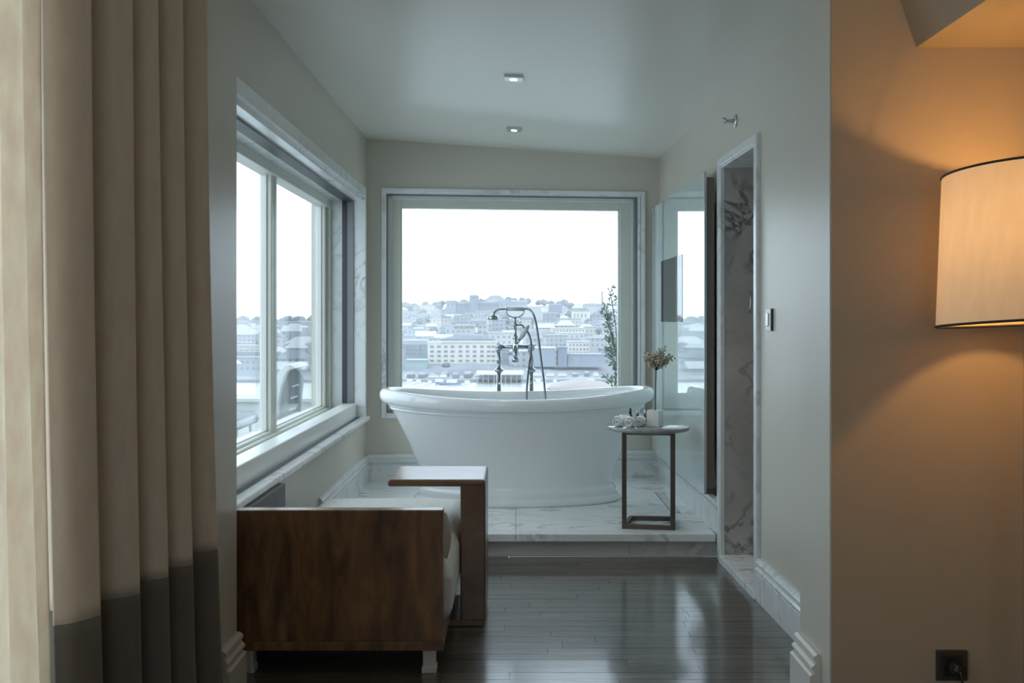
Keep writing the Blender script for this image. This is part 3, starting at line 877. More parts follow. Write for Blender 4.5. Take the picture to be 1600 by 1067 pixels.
for k in range(30):
    an = 2 * PI * k / 30 + rng.uniform(-.3, .3)
    sp_ = rng.uniform(0.15, 1.0) ** 0.7
    dirv = Vector((math.cos(an) * sp_ * 0.085, math.sin(an) * sp_ * 0.062, 0.020 + rng.uniform(0.35, 1.0) * 0.085 * (1.0 - 0.45 * sp_ * sp_)))
    if dirv.x > 0.01 and dirv.x < 0.045: dirv.z += 0.02
    tip = cen + dirv
    m2.tube([cen + Vector((-0.006, 0, -0.004)), cen + dirv * 0.5 + Vector((0, 0, -0.004)), tip], [0.0018, 0.0015, 0.001], 5)
    for q in range(20):
        c_ = cen + dirv * rng.uniform(0.40, 1.10) + Vector((rng.uniform(-1, 1), rng.uniform(-1, 1), rng.uniform(-1, 1))) * 0.013
        rd = rng.uniform(0.0045, 0.0085)
        sq = rng.uniform(0.6, 1.2)
        m.add([c_ + Vector((rd, 0, 0)), c_ + Vector((0, rd, 0)), c_ + Vector((-rd, 0, 0)), c_ + Vector((0, -rd, 0)), c_ + Vector((0, 0, rd * sq * 1.3)), c_ + Vector((0, 0, -rd * sq))],
              [(0, 1, 4), (1, 2, 4), (2, 3, 4), (3, 0, 4), (1, 0, 5), (2, 1, 5), (3, 2, 5), (0, 3, 5)])
m.build('flower_head', 'flower_dry', va)
m2.build('flower_twigs', 'stem_dark', va)

def towel(a, b, r, label, turns=3.2):
    a, b = Vector(a), Vector(b)
    d = (b - a).normalized(); s = Vector((0, 0, 1)); w_ = d.cross(s).normalized()
    base = Vector((*((a + b) / 2).xy, TZ))
    t = thing('rolled_towel', label, 'towel', base, 'rolled towels on the round table')
    n = 90; pitch = (r - 0.005) / turns
    rows = []
    for k in range(n + 1):
        th = 2 * PI * turns * k / n
        rad = 0.004 + pitch * th / (2 * PI)
        off = w_ * math.cos(th + 0.9) * rad + s * math.sin(th + 0.9) * rad
        wob = 0.0012 * math.sin(7 * th)
        rows.append([a + off + s * r - d * (0.003 * math.sin(th * 1.3)), (a * 0.66 + b * 0.34) + off * (1 + wob * 20) + s * r, (a * 0.33 + b * 0.67) + off * (1 - wob * 20) + s * r, b + off + s * r])
    MB().sheet(rows).build('terry_roll', 'towel_white', t, solid=pitch * 0.82)
    return t
towel((0.565, 5.385, TZ), (0.580, 5.455, TZ), 0.0265, 'rolled white hand towel nearest the table edge by the bathtub')
towel((0.628, 5.335, TZ), (0.642, 5.415, TZ), 0.0275, 'rolled white hand towel at the front of the four, spiral end showing')
towel((0.598, 5.515, TZ), (0.655, 5.512, TZ), 0.0265, 'rolled white hand towel lying crosswise behind the other towels')
towel((0.690, 5.390, TZ), (0.712, 5.462, TZ), 0.0275, 'rolled white hand towel closest to the marble vase')

def bottle(x, yy, body, lab, lab_mat, cap_mat, pump):
    t = thing('toiletry_bottle', lab, 'bottle', (x, yy, TZ), 'toiletry bottles on the round table')
    MB().lathe([(0.0115, 0), (0.0125, 0.002), (0.0125, 0.040), (0.010, 0.046), (0.0055, 0.049), (0.0055, 0.053)], (x, yy, TZ), 20).build('flask', body, t)
    MB().lathe([(0.0129, 0.010), (0.0129, 0.036)], (x, yy, TZ), 20, cap0=False, cap1=False).build('wrap_label', lab_mat, t)
    if pump:
        MB().lathe([(0.0062, 0.052), (0.0062, 0.060), (0.0050, 0.066), (0.0056, 0.074), (0.003, 0.078)], (x, yy, TZ), 14).build('cap', cap_mat, t)
    else:
        MB().lathe([(0.0078, 0.050), (0.0078, 0.066), (0.0060, 0.069), (0.0068, 0.080), (0.003, 0.084)], (x, yy, TZ), 14).build('cap', cap_mat, t)
bottle(0.668, 5.600, 'dark_bottle', 'small dark bottle with a black cap behind the rolled towels', 'amber_glass', 'black_plastic', False)
bottle(0.710, 5.595, 'dark_bottle', 'small brown bottle with a chrome cap and rosy label, middle of three', 'label_rose', 'chrome', True)
bottle(0.748, 5.570, 'amber_glass', 'small amber bottle with a chrome cap and gold label beside the vase', 'label_gold', 'chrome', True)
m = MB(); rng = random.Random(2)
for k in range(7):
    a_ = 2 * PI * k / 7
    c_ = Vector((0.742, 5.500, TZ + 0.006))
    m.add([c_, c_ + Vector((math.cos(a_ - .3) * .012, math.sin(a_ - .3) * .012, .002)), c_ + Vector((math.cos(a_) * .018, math.sin(a_) * .018, .007)), c_ + Vector((math.cos(a_ + .3) * .012, math.sin(a_ + .3) * .012, .002))], [(0, 1, 2, 3)])
m.lathe([(0.004, -0.006), (0.006, -0.003), (0.005, 0.003), (0.002, 0.005)], (0.742, 5.500, TZ + 0.006), 10)
tag(m.build('loose_blossom', 'petal_yellow', loc=(0.742, 5.5, TZ), solid=0.001), 'pale yellow blossom lying between the bottles and the vase', 'flower')

# ------------------------------------------------------------------ glass wall panel with built-in screen
gp = thing('glass_wall_panel', 'tall frosted white glass panel standing off the wall by the doorway', 'wall panel', (1.01, 6.1, 0.336))
GY0, GY1, GZ0, GZ1 = 5.245, 6.985, 0.337, 2.10
def XP(y_): return 1.030 - (y_ - 5.245) * 0.0215
def FP(s, d, z): return (XP(s) + d, s, z)
# glass around the screen opening, as four joined pieces, with the dark screen flush in it
m = MB(); m.box(GY0, GY1, 0.0, 0.010, GZ0, GZ1, FP); m.build('glass_sheet', 'panel_glass', gp, bevel=0.001, seg=1)
m = MB(); m.box(5.86, 6.60, -0.0022, -0.0004, 1.275, 1.69, FP); m.build('screen', 'screen_glass', gp)
m = MB(); m.box(GY0 + 0.004, GY0 + 0.035, 0.010, 0.055, GZ0 + 0.03, GZ1 - 0.03, FP); m.box(GY1 - 0.2, GY1 - 0.17, 0.010, 0.050, GZ0 + 0.05, GZ1 - 0.05, FP); m.build('back_frame', 'bracket_shade_brown', gp)  # dark brown stands in for the shaded wall behind the glass
m = MB(); m.box(GY0 - 0.004, GY0 + 0.0035, -0.001, 0.012, GZ0, GZ1, FP); m.build('edge_strip', 'steel', gp)
m = MB()
for zz in (GZ1 - 0.03,):
    m.box(GY1 - 0.015, GY1 + 0.006, -0.006, 0.03, zz, zz + 0.035, FP)
m.build('clip', 'chrome', gp)
m = MB(); m.box(5.30, 5.35, 0.012, 0.075, GZ0 - 0.008, GZ0 + 0.02, FP); m.box(5.30, 5.35, 0.012, 0.072, 1.9, 1.93, FP); m.box(6.80, 6.85, 0.012, 0.066, 1.9, 1.93, FP); m.build('wall_bracket', 'bracket_shade_brown', gp)

# ------------------------------------------------------------------ small fittings
g = thing('floor_drain', 'narrow slot drain with a dark rim in the marble platform beyond the round table', 'drain', (0.95, 6.05, PLAT))
DX = lambda y_: 0.888 + 0.0 * y_
y0_, y1_ = 5.77, 6.45
MB().box(0.934, 0.990, y0_, y1_, PLAT - 0.001, PLAT + 0.0012).build('recess', 'track_dark', g)
m = MB(); m.box(0.938, 0.986, y0_ + 0.008, y1_ - 0.008, PLAT + 0.0012, PLAT + 0.0022); m.build('grate', 'riser_marble', g)
sw = thing('light_switch', 'white wall switch with a steel rocker between doorway and jamb', 'switch', (XR(4.24), 4.24, 1.3))
m = MB(); m.box(4.220, 4.302, -0.0105, 0.0, 1.244, 1.342, FR); m.build('backbox', 'track_dark', sw)
m = MB(); m.box(4.221, 4.301, -0.0125, -0.0105, 1.245, 1.341, FR); m.build('plate', 'white_paint', sw)
m = MB(); m.box(4.245, 4.276, -0.019, -0.011, 1.264, 1.322, FR); m.build('rocker', 'steel', sw, bevel=0.003)

sk = thing('sprinkler_head', 'small steel sidewall sprinkler head above the doorway', 'sprinkler', (XR(4.87), 4.87, 2.30))
xw = XR(4.87)
rx = lambda p: Vector((xw - (p.z - 2.30), 4.87 + p.y - 4.87, 2.30 + (p.x - xw)))
MB().lathe([(0.034, 0.0), (0.034, 0.003), (0.026, 0.010), (0.014, 0.012)], (xw, 4.87, 2.30), 24, fn=rx).build('rosette', 'steel', sk)
MB().lathe([(0.010, 0.010), (0.010, 0.030), (0.007, 0.034), (0.007, 0.046), (0.011, 0.048), (0.011, 0.054)], (xw, 4.87, 2.30), 14, fn=rx).build('nozzle', 'steel', sk)
m = MB(); m.box(xw - 0.072, xw - 0.050, 4.862, 4.878, 2.312, 2.316); m.tube([(xw - 0.054, 4.87, 2.306), (xw - 0.062, 4.87, 2.313)], 0.003, 8); m.tube([(xw - 0.054, 4.87, 2.295), (xw - 0.060, 4.87, 2.286)], 0.003, 8); m.build('deflector', 'steel', sk)

hd = thing('handle_reflection', 'slim bowed chrome rod standing in for a handle reflection in the marble', 'reflection', (1.245, 5.123, 1.40))
MB().tube(smooth_path([(1.243, 5.126, 1.330), (1.243, 5.100, 1.337), (1.246, 5.090, 1.390), (1.246, 5.100, 1.437), (1.246, 5.126, 1.443)]), 0.0035, 8).build('bow', 'chrome', hd)  # chrome bow modelled in place of a handle's reflection in polished marble

# ceiling downlights, surface boxes tilted with the ceiling
def downlight(y_, label):
    x_ = -0.012
    t = thing('ceiling_downlight', label, 'ceiling light', (x_, y_, ceil_z(x_) - 0.014), 'square ceiling downlights')
    def fz(x, yy, z): return (x, yy, ceil_z(x) + z)
    m = MB(); m.box(x_ - 0.048, x_ + 0.048, y_ - 0.048, y_ + 0.048, -0.014, 0.002, fz); m.build('housing', 'steel', t, bevel=0.0015)
    m = MB(); m.lathe([(0.020, -0.0155), (0.020, -0.0135)], (x_, y_, ceil_z(x_)), 28, fn=lambda p: Vector((p.x, p.y, p.z - (ceil_z(x_) - ceil_z(p.x))))); m.build('lens', 'downlight_glow', t)
    d = bpy.data.lights.new('downlight_beam', 'SPOT')
    d.energy = 5.0; d.color = (1.0, 0.90, 0.76); d.spot_size = R(80); d.spot_blend = 0.6; d.shadow_soft_size = 0.012
    o = bpy.data.objects.new('downlight_beam', d); COL.objects.link(o); o.parent = t; o.location = (0, 0, -0.012)
downlight(3.62, 'square steel ceiling downlight closest to the bedroom, mostly above the picture')
downlight(4.91, 'square steel ceiling downlight, middle of three along the ceiling')
downlight(6.24, 'square steel ceiling downlight above the bathtub, closest to the end wall')
t = thing('shower_downlight', 'small warm downlight in the shower ceiling', 'ceiling light', (1.75, 4.5, 2.10))
MB().lathe([(0.045, 0.0), (0.045, 0.02)], (1.75, 4.5, 2.10), 20).build('housing', 'steel', t)
MB().lathe([(0.03, -0.002), (0.03, 0.001)], (1.75, 4.5, 2.10), 20).build('lens', 'downlight_glow', t)
d = bpy.data.lights.new('shower_beam', 'SPOT'); d.energy = 9.0; d.color = (1.0, 0.82, 0.62); d.spot_size = R(120); d.spot_blend = 0.7; d.shadow_soft_size = 0.03
o = bpy.data.objects.new('shower_beam', d); COL.objects.link(o); o.parent = t; o.location = (0, 0, -0.01)

# ------------------------------------------------------------------ floor lamp
LPX, LPY = 1.461, 2.735
la = thing('floor_lamp', 'lit floor lamp with a tapered cream shade edged in black', 'lamp', (LPX, LPY, 0))
tilt = Matrix.Rotation(R(-2.2), 3, 'Y') @ Matrix.Rotation(R(-3.2), 3, 'X')
cz_ = Vector((LPX, LPY, 1.50))
def ft(p): return cz_ + tilt @ (Vector(p) - cz_)
ZT, ZBt, RT, RB = 1.722, 1.288, 0.215, 0.256
sh = MB().lathe([(RB, ZBt), (RT, ZT)], (LPX, LPY, 0), 96, fn=ft, cap0=False, cap1=False).build('lamp_shade', 'shade_linen', la)
for rr_, zz_ in ((RB, ZBt), (RT, ZT)):
    MB().tube([ft((LPX + rr_ * math.cos(2 * PI * k / 96), LPY + rr_ * math.sin(2 * PI * k / 96), zz_)) for k in range(96)], 0.0036, 8, closed=True).build('shade_trim', 'black_trim', sh)
m = MB()
for k in range(3):
    a_ = 2 * PI * k / 3 + 0.4
    m.tube([ft((LPX, LPY, ZT - 0.02)), ft((LPX + RT * math.cos(a_), LPY + RT * math.sin(a_), ZT - 0.004))], 0.0025, 6)
m.build('shade_spider', 'lamp_pole', sh)
MB().lathe([(0.16, 0), (0.16, 0.014), (0.15, 0.02), (0.02, 0.026)], (LPX, LPY, 0), 48).build('base', 'lamp_pole', la)
MB().lathe([(0.0125, 0.02), (0.0125, 1.44), (0.018, 1.445), (0.018, 1.49)], (LPX, LPY, 0), 18).build('pole', 'lamp_pole', la)
MB().lathe([(0.012, 1.49), (0.020, 1.525), (0.024, 1.55), (0.019, 1.572), (0.005, 1.582)], (LPX, LPY, 0), 20).build('bulb', 'bulb_glow', la)
d = bpy.data.lights.new('lamp_light', 'POINT'); d.energy = 29.0; d.color = (1.0, 0.54, 0.16); d.shadow_soft_size = 0.032
o = bpy.data.objects.new('lamp_light', d); COL.objects.link(o); o.parent = la; o.location = (0, 0, 1.55)

so_ = thing('wall_socket', 'black bronze wall socket with a black plug low on the taupe wall', 'socket', (1.379, 3.044, 0.2))
m = MB(); m.box(1.330, 1.428, 3.032, 3.044, 0.154, 0.250); m.build('plate', 'plate_bronze', so_, bevel=0.003)
m = MB(); m.box(1.346, 1.406, 3.027, 3.033, 0.170, 0.234); m.build('insert', 'black_plastic', so_, bevel=0.002)
pg = thing('plug_cord', 'black plug and cord hanging from the wall socket', 'cord', (1.38, 3.0, 0.0))
m = MB(); m.lathe([(0.019, -0.014), (0.019, 0.008), (0.012, 0.026), (0.006, 0.03)], (0, 0, 0), 16, fn=lambda p: Vector((1.376 + p.x, 3.012 - p.z, 0.202 + p.y))); m.build('plug', 'black_plastic', pg)
MB().tube(smooth_path([(1.378, 2.984, 0.200), (1.382, 2.975, 0.185), (1.388, 2.978, 0.12), (1.395, 2.99, 0.04), (1.41, 2.97, 0.006), (1.43, 2.9, 0.004)]), 0.0035, 8).build('cord', 'black_plastic', pg)

# ------------------------------------------------------------------ curtains
def curtain_path(kind):
    pts = []
    if kind == 'drape':
        a, b = Vector((-1.045, 2.13)), Vector((-0.945, 2.925))
        keys = [(0.00, -0.012), (0.03, 0.026), (0.08, 0.050), (0.108, 0.052), (0.118, 0.0), (0.125, -0.09), (0.15, -0.125), (0.20, -0.08), (0.27, 0.012), (0.335, 0.055), (0.345, 0.0), (0.352, -0.08), (0.375, -0.115),
                (0.42, -0.05), (0.47, 0.022), (0.51, 0.048), (0.519, 0.0), (0.527, -0.08), (0.55, -0.115), (0.60, -0.05), (0.65, 0.022), (0.69, 0.048), (0.699, 0.0), (0.707, -0.08), (0.735, -0.115),
                (0.79, -0.05), (0.85, 0.022), (0.89, 0.044), (0.899, 0.0), (0.907, -0.06), (0.94, -0.07), (0.97, -0.01), (1.0, -0.02)]
    else:
        a, b = Vector((-1.075, 1.50)), Vector((-1.070, 2.125))
        keys = [(k / 14, 0.018 * (-1) ** k) for k in range(15)]
    d = (b - a); n = Vector((d.y, -d.x)).normalized()
    P = [Vector((*(a + d * t + n * o_), 0)) for t, o_ in keys]
    return smooth_path(P, 7), (a + b) / 2
def hang(path, z0, z1, c, flare, rows):
    out = []
    for j in range(rows + 1):
        t = j / rows; z = z1 + (z0 - z1) * t
        out.append([(p.x + flare * t * t + (0.006 * math.sin(9 * i / len(path) * PI + 3 * t) * t), p.y + 0.010 * t * math.sin(17 * i / len(path)), z) for i, p in enumerate(path)])
    return out
p, c_ = curtain_path('drape')
cu = thing('drape_curtain', 'taupe curtain with a dark brown hem band hanging beside the jamb', 'curtain', (c_.x, c_.y, 0.0))
full = hang(p, 0.012, 2.56, c_, 0.045, 40)
# split the sheet at the colour seam (z = 0.617)
seam = [tuple(Vector(full[30][i]).lerp(Vector(full[31][i]), (full[30][i][2] - 0.617) / (full[30][i][2] - full[31][i][2]))) for i in range(len(p))]
up = [r_ for r_ in full if r_[0][2] > 0.617] + [seam]
lo = [seam] + [r_ for r_ in full if r_[0][2] < 0.617]
MB().sheet(up).build('upper_cloth', 'curtain_taupe', cu, solid=0.003)
MB().sheet(lo).build('hem_band', 'curtain_dark', cu, solid=0.003)
p, c_ = curtain_path('sheer')
sc_ = thing('sheer_curtain', 'cream sheer curtain lit by the bedroom window beside the camera', 'curtain', (c_.x, c_.y, 0.0))
MB().sheet(hang(p, 0.012, 2.56, c_, 0.05, 24)).build('cloth', 'sheer_cream', sc_, solid=0.0015)
cr_ = thing('curtain_rail', 'curtain rail under the bedroom ceiling', 'rail', (-1.04, 1.2, 2.58))
MB().box(-1.13, -0.93, -0.6, 2.95, 2.562, 2.60).build('track', 'white_paint', cr_)
# ---- CITY ----

# ------------------------------------------------------------------ terrace outside the windows
te = MB(); te.box(-7.0, -1.43, 3.4, 11.6, -0.1, 0.10); te.box(-1.43, 2.6, 7.75, 11.6, -0.1, 0.10)
structure(te.build('terrace_floor', 'terrace_stone', loc=(-3, 8, 0.1)), 'grey stone roof terrace outside the side window')
pa = MB(); pa.box(-7.0, 2.6, 11.6, 11.8, -0.1, 0.29)
structure(pa.build('terrace_parapet', 'parapet_white', loc=(-2, 11.7, 0.1)), 'low pale parapet along the terrace edge')
MBc = MB(); MBc.box(-7.0, 2.6, 11.56, 11.84, 0.29, 0.33)
structure(MBc.build('terrace_coping', 'parapet_white', loc=(-2, 11.7, 0.3)), 'pale coping on the terrace parapet')

def prism_y(poly, y0, y1):
    n = len(poly)
    return MB().add([(a_, y0, b_) for a_, b_ in poly] + [(a_, y1, b_) for a_, b_ in poly],
                    [(k, (k + 1) % n, n + (k + 1) % n, n + k) for k in range(n)] + [tuple(reversed(range(n))), tuple(n + k for k in range(n))])
def lounge(x, y_, label):
    t = thing('lounge_chair', label, 'chair', (x, y_, 0.10), 'white shell chairs on the terrace')
    outer = [(-0.125, 0.44), (-0.118, 0.55), (-0.100, 0.68), (-0.065, 0.80), (-0.020, 0.885), (0.025, 0.925), (0.070, 0.925), (0.110, 0.895)]
    inner = [(0.075, 0.885), (0.040, 0.870), (0.015, 0.830), (-0.012, 0.75), (-0.035, 0.64), (-0.055, 0.44)]
    prism_y([(x + a_, b_) for a_, b_ in outer + inner], y_ - 0.20, y_ + 0.30).build('shell', 'lounger_white', t, bevel=0.006)
    back = [(-0.06, 0.44), (-0.036, 0.64), (-0.013, 0.75), (0.014, 0.83), (0.04, 0.868), (0.078, 0.884), (0.125, 0.86), (0.142, 0.80), (0.125, 0.62), (0.100, 0.44)]
    prism_y([(x + a_, b_) for a_, b_ in back], y_ - 0.10, y_ - 0.05).build('back_panel', 'lounger_grey', t)
    for k in range(3):
        z_ = 0.55 + 0.095 * k
        MB().bar((x + 0.035 + 0.012 * k, y_ - 0.11, z_), (x + 0.090 + 0.012 * k, y_ - 0.11, z_ + 0.018), 0.012, 0.014).build('slat', 'lounger_white', t)
    MB().box(x - 0.16, x + 0.26, y_ - 0.28, y_ + 0.30, 0.36, 0.45).build('seat', 'lounger_grey', t, bevel=0.03)
    for lx in (-0.12, 0.20):
        for ly in (-0.20, 0.22):
            MB().tube([(x + lx, y_ + ly, 0.37), (x + lx * 1.1, y_ + ly * 1.1, 0.10)], 0.014, 8).build('leg', 'lounger_white', t)
lounge(-1.885, 7.95, 'white curved shell chair with grey slatted back outside the side window')
lounge(-2.56, 8.3, 'second white shell chair on the terrace, mostly hidden by the jamb')

# shrub in a planter outside the large window
sh_ = thing('potted_shrub', 'leafy evergreen shrub in a planter outside the large window', 'shrub', (0.93, 8.35, 0.10))
MB().lathe([(0.15, 0), (0.20, 0.38), (0.21, 0.40), (0.19, 0.40), (0.18, 0.36)], (0.93, 8.35, 0.10), 28).build('planter', 'parapet_white', sh_)
rng = random.Random(8)
ms, ml = MB(), MB()
for k in range(15):
    bx, by = 0.93 + rng.uniform(-0.06, 0.06), 8.35 + rng.uniform(-0.06, 0.06)
    tx, ty, tz = 0.93 + rng.uniform(-0.19, 0.14), 8.35 + rng.uniform(-0.16, 0.16), rng.uniform(0.75, 1.35)
    if k == 0: tx, tz = 0.83, 1.52
    if k == 1: tx, tz = 0.79, 1.36
    if k == 2: tx, tz = 0.88, 1.46
    pts = smooth_path([(bx, by, 0.46), ((bx + tx) / 2 + 0.03, (by + ty) / 2, 0.46 + (tz - 0.46) * 0.55), (tx, ty, tz)], 6)
    ms.tube(pts, 0.0045, 5)
    for i_, p_ in enumerate(pts):
        if i_ < 2: continue
        for q in range(7):
            d_ = Vector((rng.uniform(-1, 1), rng.uniform(-1, 1), rng.uniform(-0.2, 1.1))).normalized()
            sd = d_.cross(Vector((rng.uniform(-1, 1), rng.uniform(-1, 1), 0.3))).normalized() * 0.011
            L_ = rng.uniform(0.035, 0.06); p_ = Vector(p_) + d_ * 0.01
            nn = d_.cross(sd).normalized() * 0.004
            ml.add([p_, p_ + d_ * L_ * .5 + sd + nn, p_ + d_ * L_, p_ + d_ * L_ * .5 - sd + nn], [(0, 1, 2), (0, 2, 3)])
ms.build('stems', 'bark', sh_)
ml.build('foliage', 'leaf_green', sh_, recalc=False)['kind'] = 'stuff'

# ------------------------------------------------------------------ the city across the water
plain('snow', (0.374, 0.377, 0.378), 0.8, var=0.06, scale=0.02)
plain('hill_ground', (0.161, 0.171, 0.194), 0.9, var=0.35, scale=0.03)
plain('quay_stone', (0.208, 0.211, 0.218), 0.9, var=0.2, scale=0.08)
plain('shore_earth', (0.302, 0.260, 0.246), 0.9, var=0.1, scale=0.05)
plain('far_trees', (0.078, 0.093, 0.109), 0.95, var=0.3, scale=0.2)
plain('roof_slate', (0.120, 0.132, 0.165), 0.8, var=0.1, scale=0.1)
plain('roof_grey', (0.198, 0.206, 0.222), 0.8, var=0.1, scale=0.1)
plain('white_render', (0.520, 0.490, 0.444), 0.85, var=0.03, scale=0.1)
plain('pale_render', (0.374, 0.377, 0.378), 0.85, var=0.05, scale=0.1)
plain('blue_render', (0.218, 0.250, 0.294), 0.85, var=0.05, scale=0.1)
plain('slate_render', (0.140, 0.171, 0.222), 0.85, var=0.05, scale=0.1)
plain('teal_render', (0.265, 0.335, 0.345), 0.85, var=0.05, scale=0.1)
plain('far_glass', (0.166, 0.167, 0.175), 0.4)
plain('far_glass_dark', (0.104, 0.118, 0.142), 0.4)
plain('boat_white', (0.572, 0.549, 0.530), 0.5)
plain('boat_blue', (0.125, 0.157, 0.255), 0.5)
m_, nt_, n_, l_, b_ = nodes_of('bay_water'); setp(b_, col=(0.312, 0.323, 0.331), rough=0.28)
facade('facade_white', (0.437, 0.421, 0.407), (0.208, 0.221, 0.237), 3.4, 3.3)
facade('facade_grey', (0.312, 0.319, 0.331), (0.156, 0.171, 0.194), 3.0, 3.2)
facade('facade_blue', (0.244, 0.270, 0.308), (0.130, 0.152, 0.185), 3.6, 3.4)
facade('facade_cream', (0.416, 0.382, 0.341), (0.208, 0.206, 0.213), 3.2, 3.1)
facade('facade_slate', (0.172, 0.196, 0.237), (0.260, 0.274, 0.294), 4.0, 3.6)

def far(u, v, Y): return ((u - 806) / 1500 * Y, 1.3 - (v - 497) / 1500 * Y)      # across / up at distance Y
def hillf(x):                       # the ridge is lower towards the open bay
    t = min(1, max(0, (-x / 1100 * 1500 - 190) / 160))
    return 1 - 0.42 * t * t * (3 - 2 * t)
def ground(x, Y):
    if Y < 470: return -28.0
    t = min(1.0, (Y - 470) / 590)
    k = min(1.0, max(0.0, (Y - 1062) / 70))
    return -27.0 + (6.5 + 27.0) * t * (1 - (1 - hillf(x * 1100 / Y)) * t) + 9.5 * k * hillf(x * 1100 / Y)
rows = []
for Y in list(range(462, 1180, 24)):
    rows.append([(x, Y, ground(x, Y) + 1.2 * math.sin(x * .05 + Y * .03)) for x in range(-480, 361, 24)])
rows.append([(x, 1190, -30) for x in range(-480, 361, 24)])
structure(MB().sheet(rows).build('hill', 'hill_ground', loc=(0, 800, -10)), 'hazy hillside rising behind the bay')
structure(MB().box(-480, 360, 120, 464, -32, -28.2).build('bay_water', 'bay_water', loc=(0, 300, -28)), 'pale flat water of the bay')
structure(MB().box(-480, 360, 440, 472, -30, -26.9).build('quay', 'quay_stone', loc=(0, 456, -27)), 'stone quay at the far shore')
m = MB(); m.lathe([(19, -28.5), (16.5, -26.6), (11, -24.9), (4, -24.2), (0.5, -24.1)], (0, 0, 0), 32, fn=lambda p: Vector((27 + p.x * 0.78, 398 + p.y * 0.6, p.z)))
structure(m.build('shore_bank', 'shore_earth', loc=(27, 398, -28)), 'low bare earth bank by the water beyond the tub')

WMESH = {}
def win_mesh(w_, h_, mat):
    k = (round(w_, 2), round(h_, 2), mat)
    if k not in WMESH:
        q = MB().box(-w_ / 2, w_ / 2, -0.25, 0.25, -h_ / 2, h_ / 2)
        me_ = bpy.data.meshes.new('window'); me_.from_pydata(q.v, [], q.f); me_.materials.append(MATS[mat]); WMESH[k] = me_
    return WMESH[k]
def add_window(root, x, y_, z, w_, h_, mat='far_glass'):
    o = bpy.data.objects.new('window', win_mesh(w_, h_, mat)); COL.objects.link(o); o.parent = root
    o.location = Vector((x, y_, z)) - Vector(root.location)

TAKEN = []
FOOT = []
def clear_of(x0, x1, y0, y1):
    return not any(a_ < x1 and x0 < b_ and c_ < y1 and y0 < d_ for a_, b_, c_, d_ in FOOT)
def block(u0, u1, v0, v1, Y, label, wall='facade_grey', roof='snow', style='flat', depth=14, cat='building', name='town_building', group=None, wins=None, base=None):
    x0, z1 = far(u0, v0, Y); x1, z0 = far(u1, v1, Y)
    if base is not None: z0 = base
    t = thing(name, label, cat, ((x0 + x1) / 2, Y + depth / 2, z0), group)
    TAKEN.append((u0, u1, Y)); FOOT.append((x0 - 0.9, x1 + 0.9, Y - 0.9, Y + depth + 0.9))
    zr = z1
    if style == 'flat':
        MB().box(x0, x1, Y, Y + depth, z0, z1 - 0.6).build('wall', wall, t)
        MB().box(x0 - 0.4, x1 + 0.4, Y - 0.4, Y + depth + 0.4, z1 - 0.6, z1).build('roof', roof, t)
    else:
        rise = min(4.5, (x1 - x0) * 0.28, (z1 - z0) * 0.45)
        e = 0.7
        MB().box(x0, x1, Y, Y + depth, z0, z1 - rise).build('wall', wall, t)
        ix = (x1 - x0) * (0.30 if style == 'hip' else 0.0)
        a0, a1, b0, b1, zb = x0 - e, x1 + e, Y - e, Y + depth + e, z1 - rise
        MB().add([(a0, b0, zb), (a1, b0, zb), (a1, b1, zb), (a0, b1, zb), (a0 + ix, (b0 + b1) / 2, z1), (a1 - ix, (b0 + b1) / 2, z1)],
                 [(0, 1, 5, 4), (2, 3, 4, 5), (1, 2, 5), (3, 0, 4), (3, 2, 1, 0)]).build('roof', roof, t)
    if wins:
        for (uu, vv, wpx, hpx) in wins:
            wx, wz = far(uu, vv, Y)
            add_window(t, wx, Y, wz, wpx / 1500 * Y, hpx / 1500 * Y, 'far_glass')
    return t

# landmarks
block(668, 776, 534, 581, 520, 'long cream office block with five rows of windows by the water', 'white_render', 'snow', wins=[(uu, vv, 5.4, 3.2) for vv in (541.5, 549, 556, 563.5, 571) for uu in (675, 686, 696.5, 707, 719.5, 730.5, 741.5, 753, 763.5, 771)])
block(777.5, 795, 545, 581, 523, 'narrow grey annexe at the faucet end of the long cream block', 'blue_render', 'roof_grey', wins=[(uu, vv, 3, 3) for vv in (553, 562, 571) for uu in (781, 788, 794)])
block(689, 772, 524, 537, 556, 'long low hall with a slate-blue roof just behind the cream office block', 'pale_render', 'roof_slate', 'hip', depth=18)
block(632, 666, 531, 566, 545, 'blue-grey apartment block beside the cream office block', 'blue_render', 'snow', wins=[(uu, vv, 3.6, 2.6) for vv in (541, 546, 552) for uu in (637, 642, 647, 657)])
block(634, 666, 562, 580, 500, 'low pale teal shed on the quay', 'teal_render', 'teal_render')
block(834, 868, 543, 573, 500, 'plain pale blue warehouse on the quay behind the hose', 'blue_render', 'snow', depth=22)
block(872, 886, 542, 573, 499, 'dark blue-grey slab end of the quay warehouse', 'slate_render', 'slate_render', depth=20)
block(887, 921, 533, 556, 545, 'white apartment house with three rows of windows right of the dark slab', 'white_render', 'snow', wins=[(uu, vv, 2.6, 3.2) for vv in (539, 545.5, 551.5) for uu in (891, 896.5, 902, 907.5, 913, 918)])
block(887, 941, 553, 573, 502, 'long low blue-grey quay building beside the shrub', 'blue_render', 'blue_render', depth=16)
block(799, 830, 548, 573, 510, 'low pale grey quay building behind the faucet', 'facade_grey', 'snow')
block(695, 742, 507, 522, 690, 'long white hall with a row of arched dark openings', 'pale_render', 'snow', wins=[(uu, 511.5, 7, 3.4) for uu in (713, 721, 729, 737)] + [(uu, 517.5, 3, 3) for uu in (700, 708, 716, 724, 732)])
block(746, 760, 506, 520, 700, 'small blue-roofed house beside the white hall', 'facade_white', 'roof_slate', 'hip')
block(762, 812, 519, 545, 590, 'pale terraced block directly behind the shower handset', 'facade_white', 'snow')
